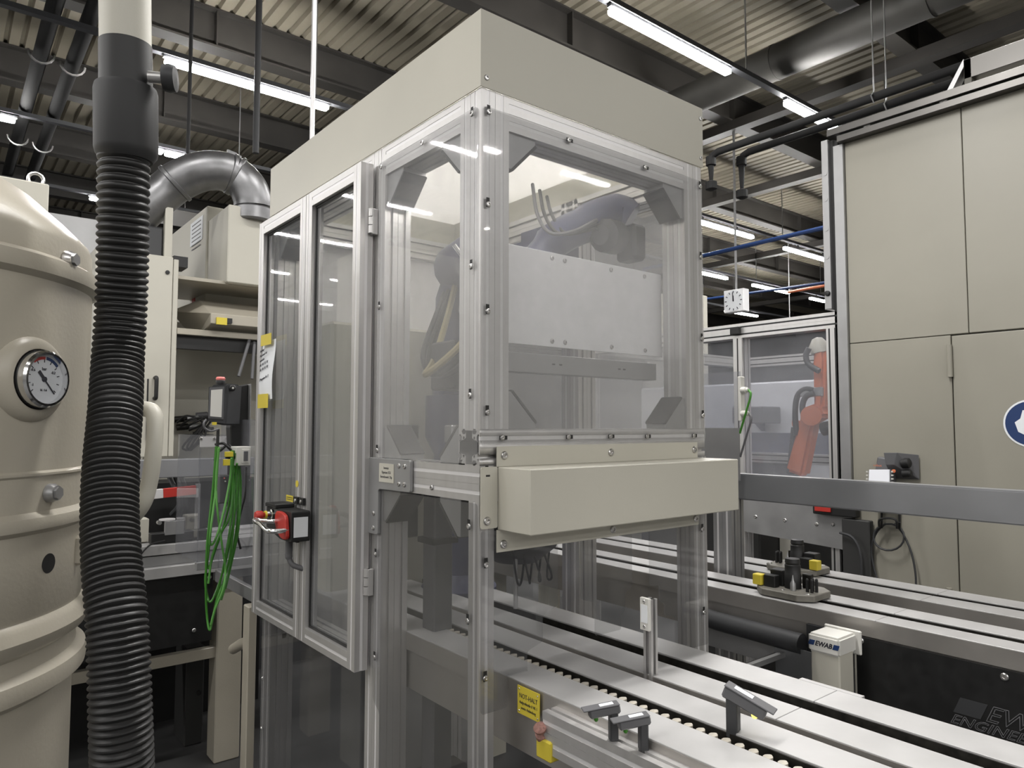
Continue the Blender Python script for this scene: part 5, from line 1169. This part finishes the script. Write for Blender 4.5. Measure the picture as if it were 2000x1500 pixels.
MB().tube(smooth_path([tp(420, 868, yp+.03), tp(436, 866, yp+.01), tp(446, 874, yp+.0), tp(456, 884, yp+.02), tp(446, 868, yp+.05), tp(430, 880, yp+.05), tp(424, 872, yp+.04)], 6), .005, 8).build('cable_hook', 'black', t, smooth=True)
# junction box with tags
t = thing('junction_box', 'light grey junction box with yellow tagged plugs at the left edge of the door', 'box', (tp(480, 910).x, yp, tp(480, 910).z))
a, c_ = tp(461, 910, yp-.05), tp(490, 872, yp-.05)
MB().box(a.x, c_.x, yp-.05, yp+.02, a.z, c_.z).build('box_case', 'wplas', t, bevel=.002)
MB().box(a.x+.02, c_.x-.006, yp-.054, yp-.05, a.z+.01, c_.z-.01).build('box_lid', 'wplas', t, bevel=.001)
MB().box(a.x+.027, c_.x-.012, yp-.0555, yp-.054, a.z+.018, c_.z-.018).build('rating_label', 'mgrey', t)
MB().lathe([(.010, 0), (.010, .02), (.007, .022), (.007, .034)], (a.x, yp-.03, tp(460, 891).z), (-1, 0, 0), 14).build('plug', 'black', t, smooth=True)
for px, py, w_, h_ in ((449, 887, .020, .010), (445, 903, .018, .012)):
    g_ = tp(px, py, yp-.06); MB().box(g_.x-w_, g_.x+w_*.6, yp-.064, yp-.058, g_.z-h_, g_.z+h_).build('yellow_tag', 'yellow', t, bevel=.001)
t = thing('drive_module', 'dark grey drive module hanging behind the green cables', 'module', (tp(446, 985).x, yp+.10, tp(446, 985).z))
a, c_ = tp(427, 984, yp+.10), tp(452, 928, yp+.10)
MB().box(a.x, c_.x, yp+.10, yp+.16, a.z, c_.z).build('module_case', 'mgrey', t, bevel=.004)
MB().box(c_.x+.001, c_.x+.07, yp+.08, yp+.16, a.z-.02, c_.z+.09).build('module_rear', 'black', t, bevel=.004)
for px, py, m_ in ((438, 934, 'redw'), (440, 940, 'wplas')):
    g_ = tp(px, py, yp+.10); MB().lathe([(.003, 0), (.003, .003), (0, .004)], (g_.x, yp+.10, g_.z), (0, -1, 0), 8).build('indicator', m_, t)
# green cables, a hank of loops
t = thing('green_cables', 'hank of green cables hanging in long loops left of the door', 'cable', (tp(430, 1230).x, yp-.05, tp(430, 1232).z))
loops = [([(424, 872), (415, 960), (405, 1060), (402, 1140), (404, 1200), (409, 1230), (414, 1215), (425, 1160), (440, 1090), (452, 1010), (460, 930), (463, 905)], 'green', .0),
         ([(427, 875), (421, 960), (412, 1030), (410, 1058), (415, 1063), (426, 1040), (440, 985), (450, 930), (452, 895)], 'greenl', -.03),
         ([(425, 872), (418, 970), (407, 1080), (401, 1130), (405, 1165), (412, 1175), (424, 1150), (440, 1100), (456, 1020), (464, 940), (466, 900)], 'green', .015),
         ([(428, 874), (422, 930), (424, 990), (433, 1060), (440, 1110), (436, 1150), (420, 1190), (412, 1220)], 'greenl', -.02),
         ([(452, 880), (456, 940), (458, 1000), (450, 1080), (438, 1130), (425, 1170), (415, 1212)], 'green', .0),
         ([(456, 880), (462, 950), (464, 1010), (455, 1075), (444, 1130), (432, 1172)], 'green', .02),
         ([(460, 885), (467, 950), (467, 1010), (460, 1060), (447, 1120), (434, 1165)], 'green', .01),
         ([(454, 880), (455, 950), (448, 1010), (430, 1045), (414, 1090), (407, 1140)], 'green', -.01),
         ([(422, 872), (417, 940), (410, 1010), (404, 1070), (407, 1110), (420, 1075), (436, 1030), (447, 985), (455, 930)], 'green', .02),
         ([(462, 884), (470, 940), (466, 1030), (452, 1100), (440, 1150)], 'green', .03)]
for pts_, m_, dy in loops:
    P_ = [tp(px, py, yp-.05+dy+.012*math.sin(i*2.1)) for i, (px, py) in enumerate(pts_)]
    MB().tube(smooth_path(P_, 6), .0042, 8).build('cable', m_, t, smooth=True)
MB().tube(smooth_path([tp(441, 990, yp-.03), tp(436, 1003, yp-.04), tp(428, 1030, yp-.05), tp(418, 1060, yp-.05)], 5), [.005]*6+[.0036]*10, 8).build('cable_plug', 'alu', t, smooth=True)
MB().tube(smooth_path([tp(482, 912, yp), tp(480, 960, yp), tp(468, 1010, yp), tp(464, 1045, yp), tp(470, 1072, yp)], 6), .0045, 8).build('black_cable', 'black', t, smooth=True)
# work light inside the machine
t = thing('work_light', 'small work light under the cap in the near corner of the machine', 'lamp', (.16, .14, 2.36))
MB().box(.10, .30, .125, .155, 2.372, 2.40).build('lamp_case', 'alud', t)
MB().box(.105, .295, .13, .15, 2.366, 2.372).build('lamp_tube', 'worklamp', t)
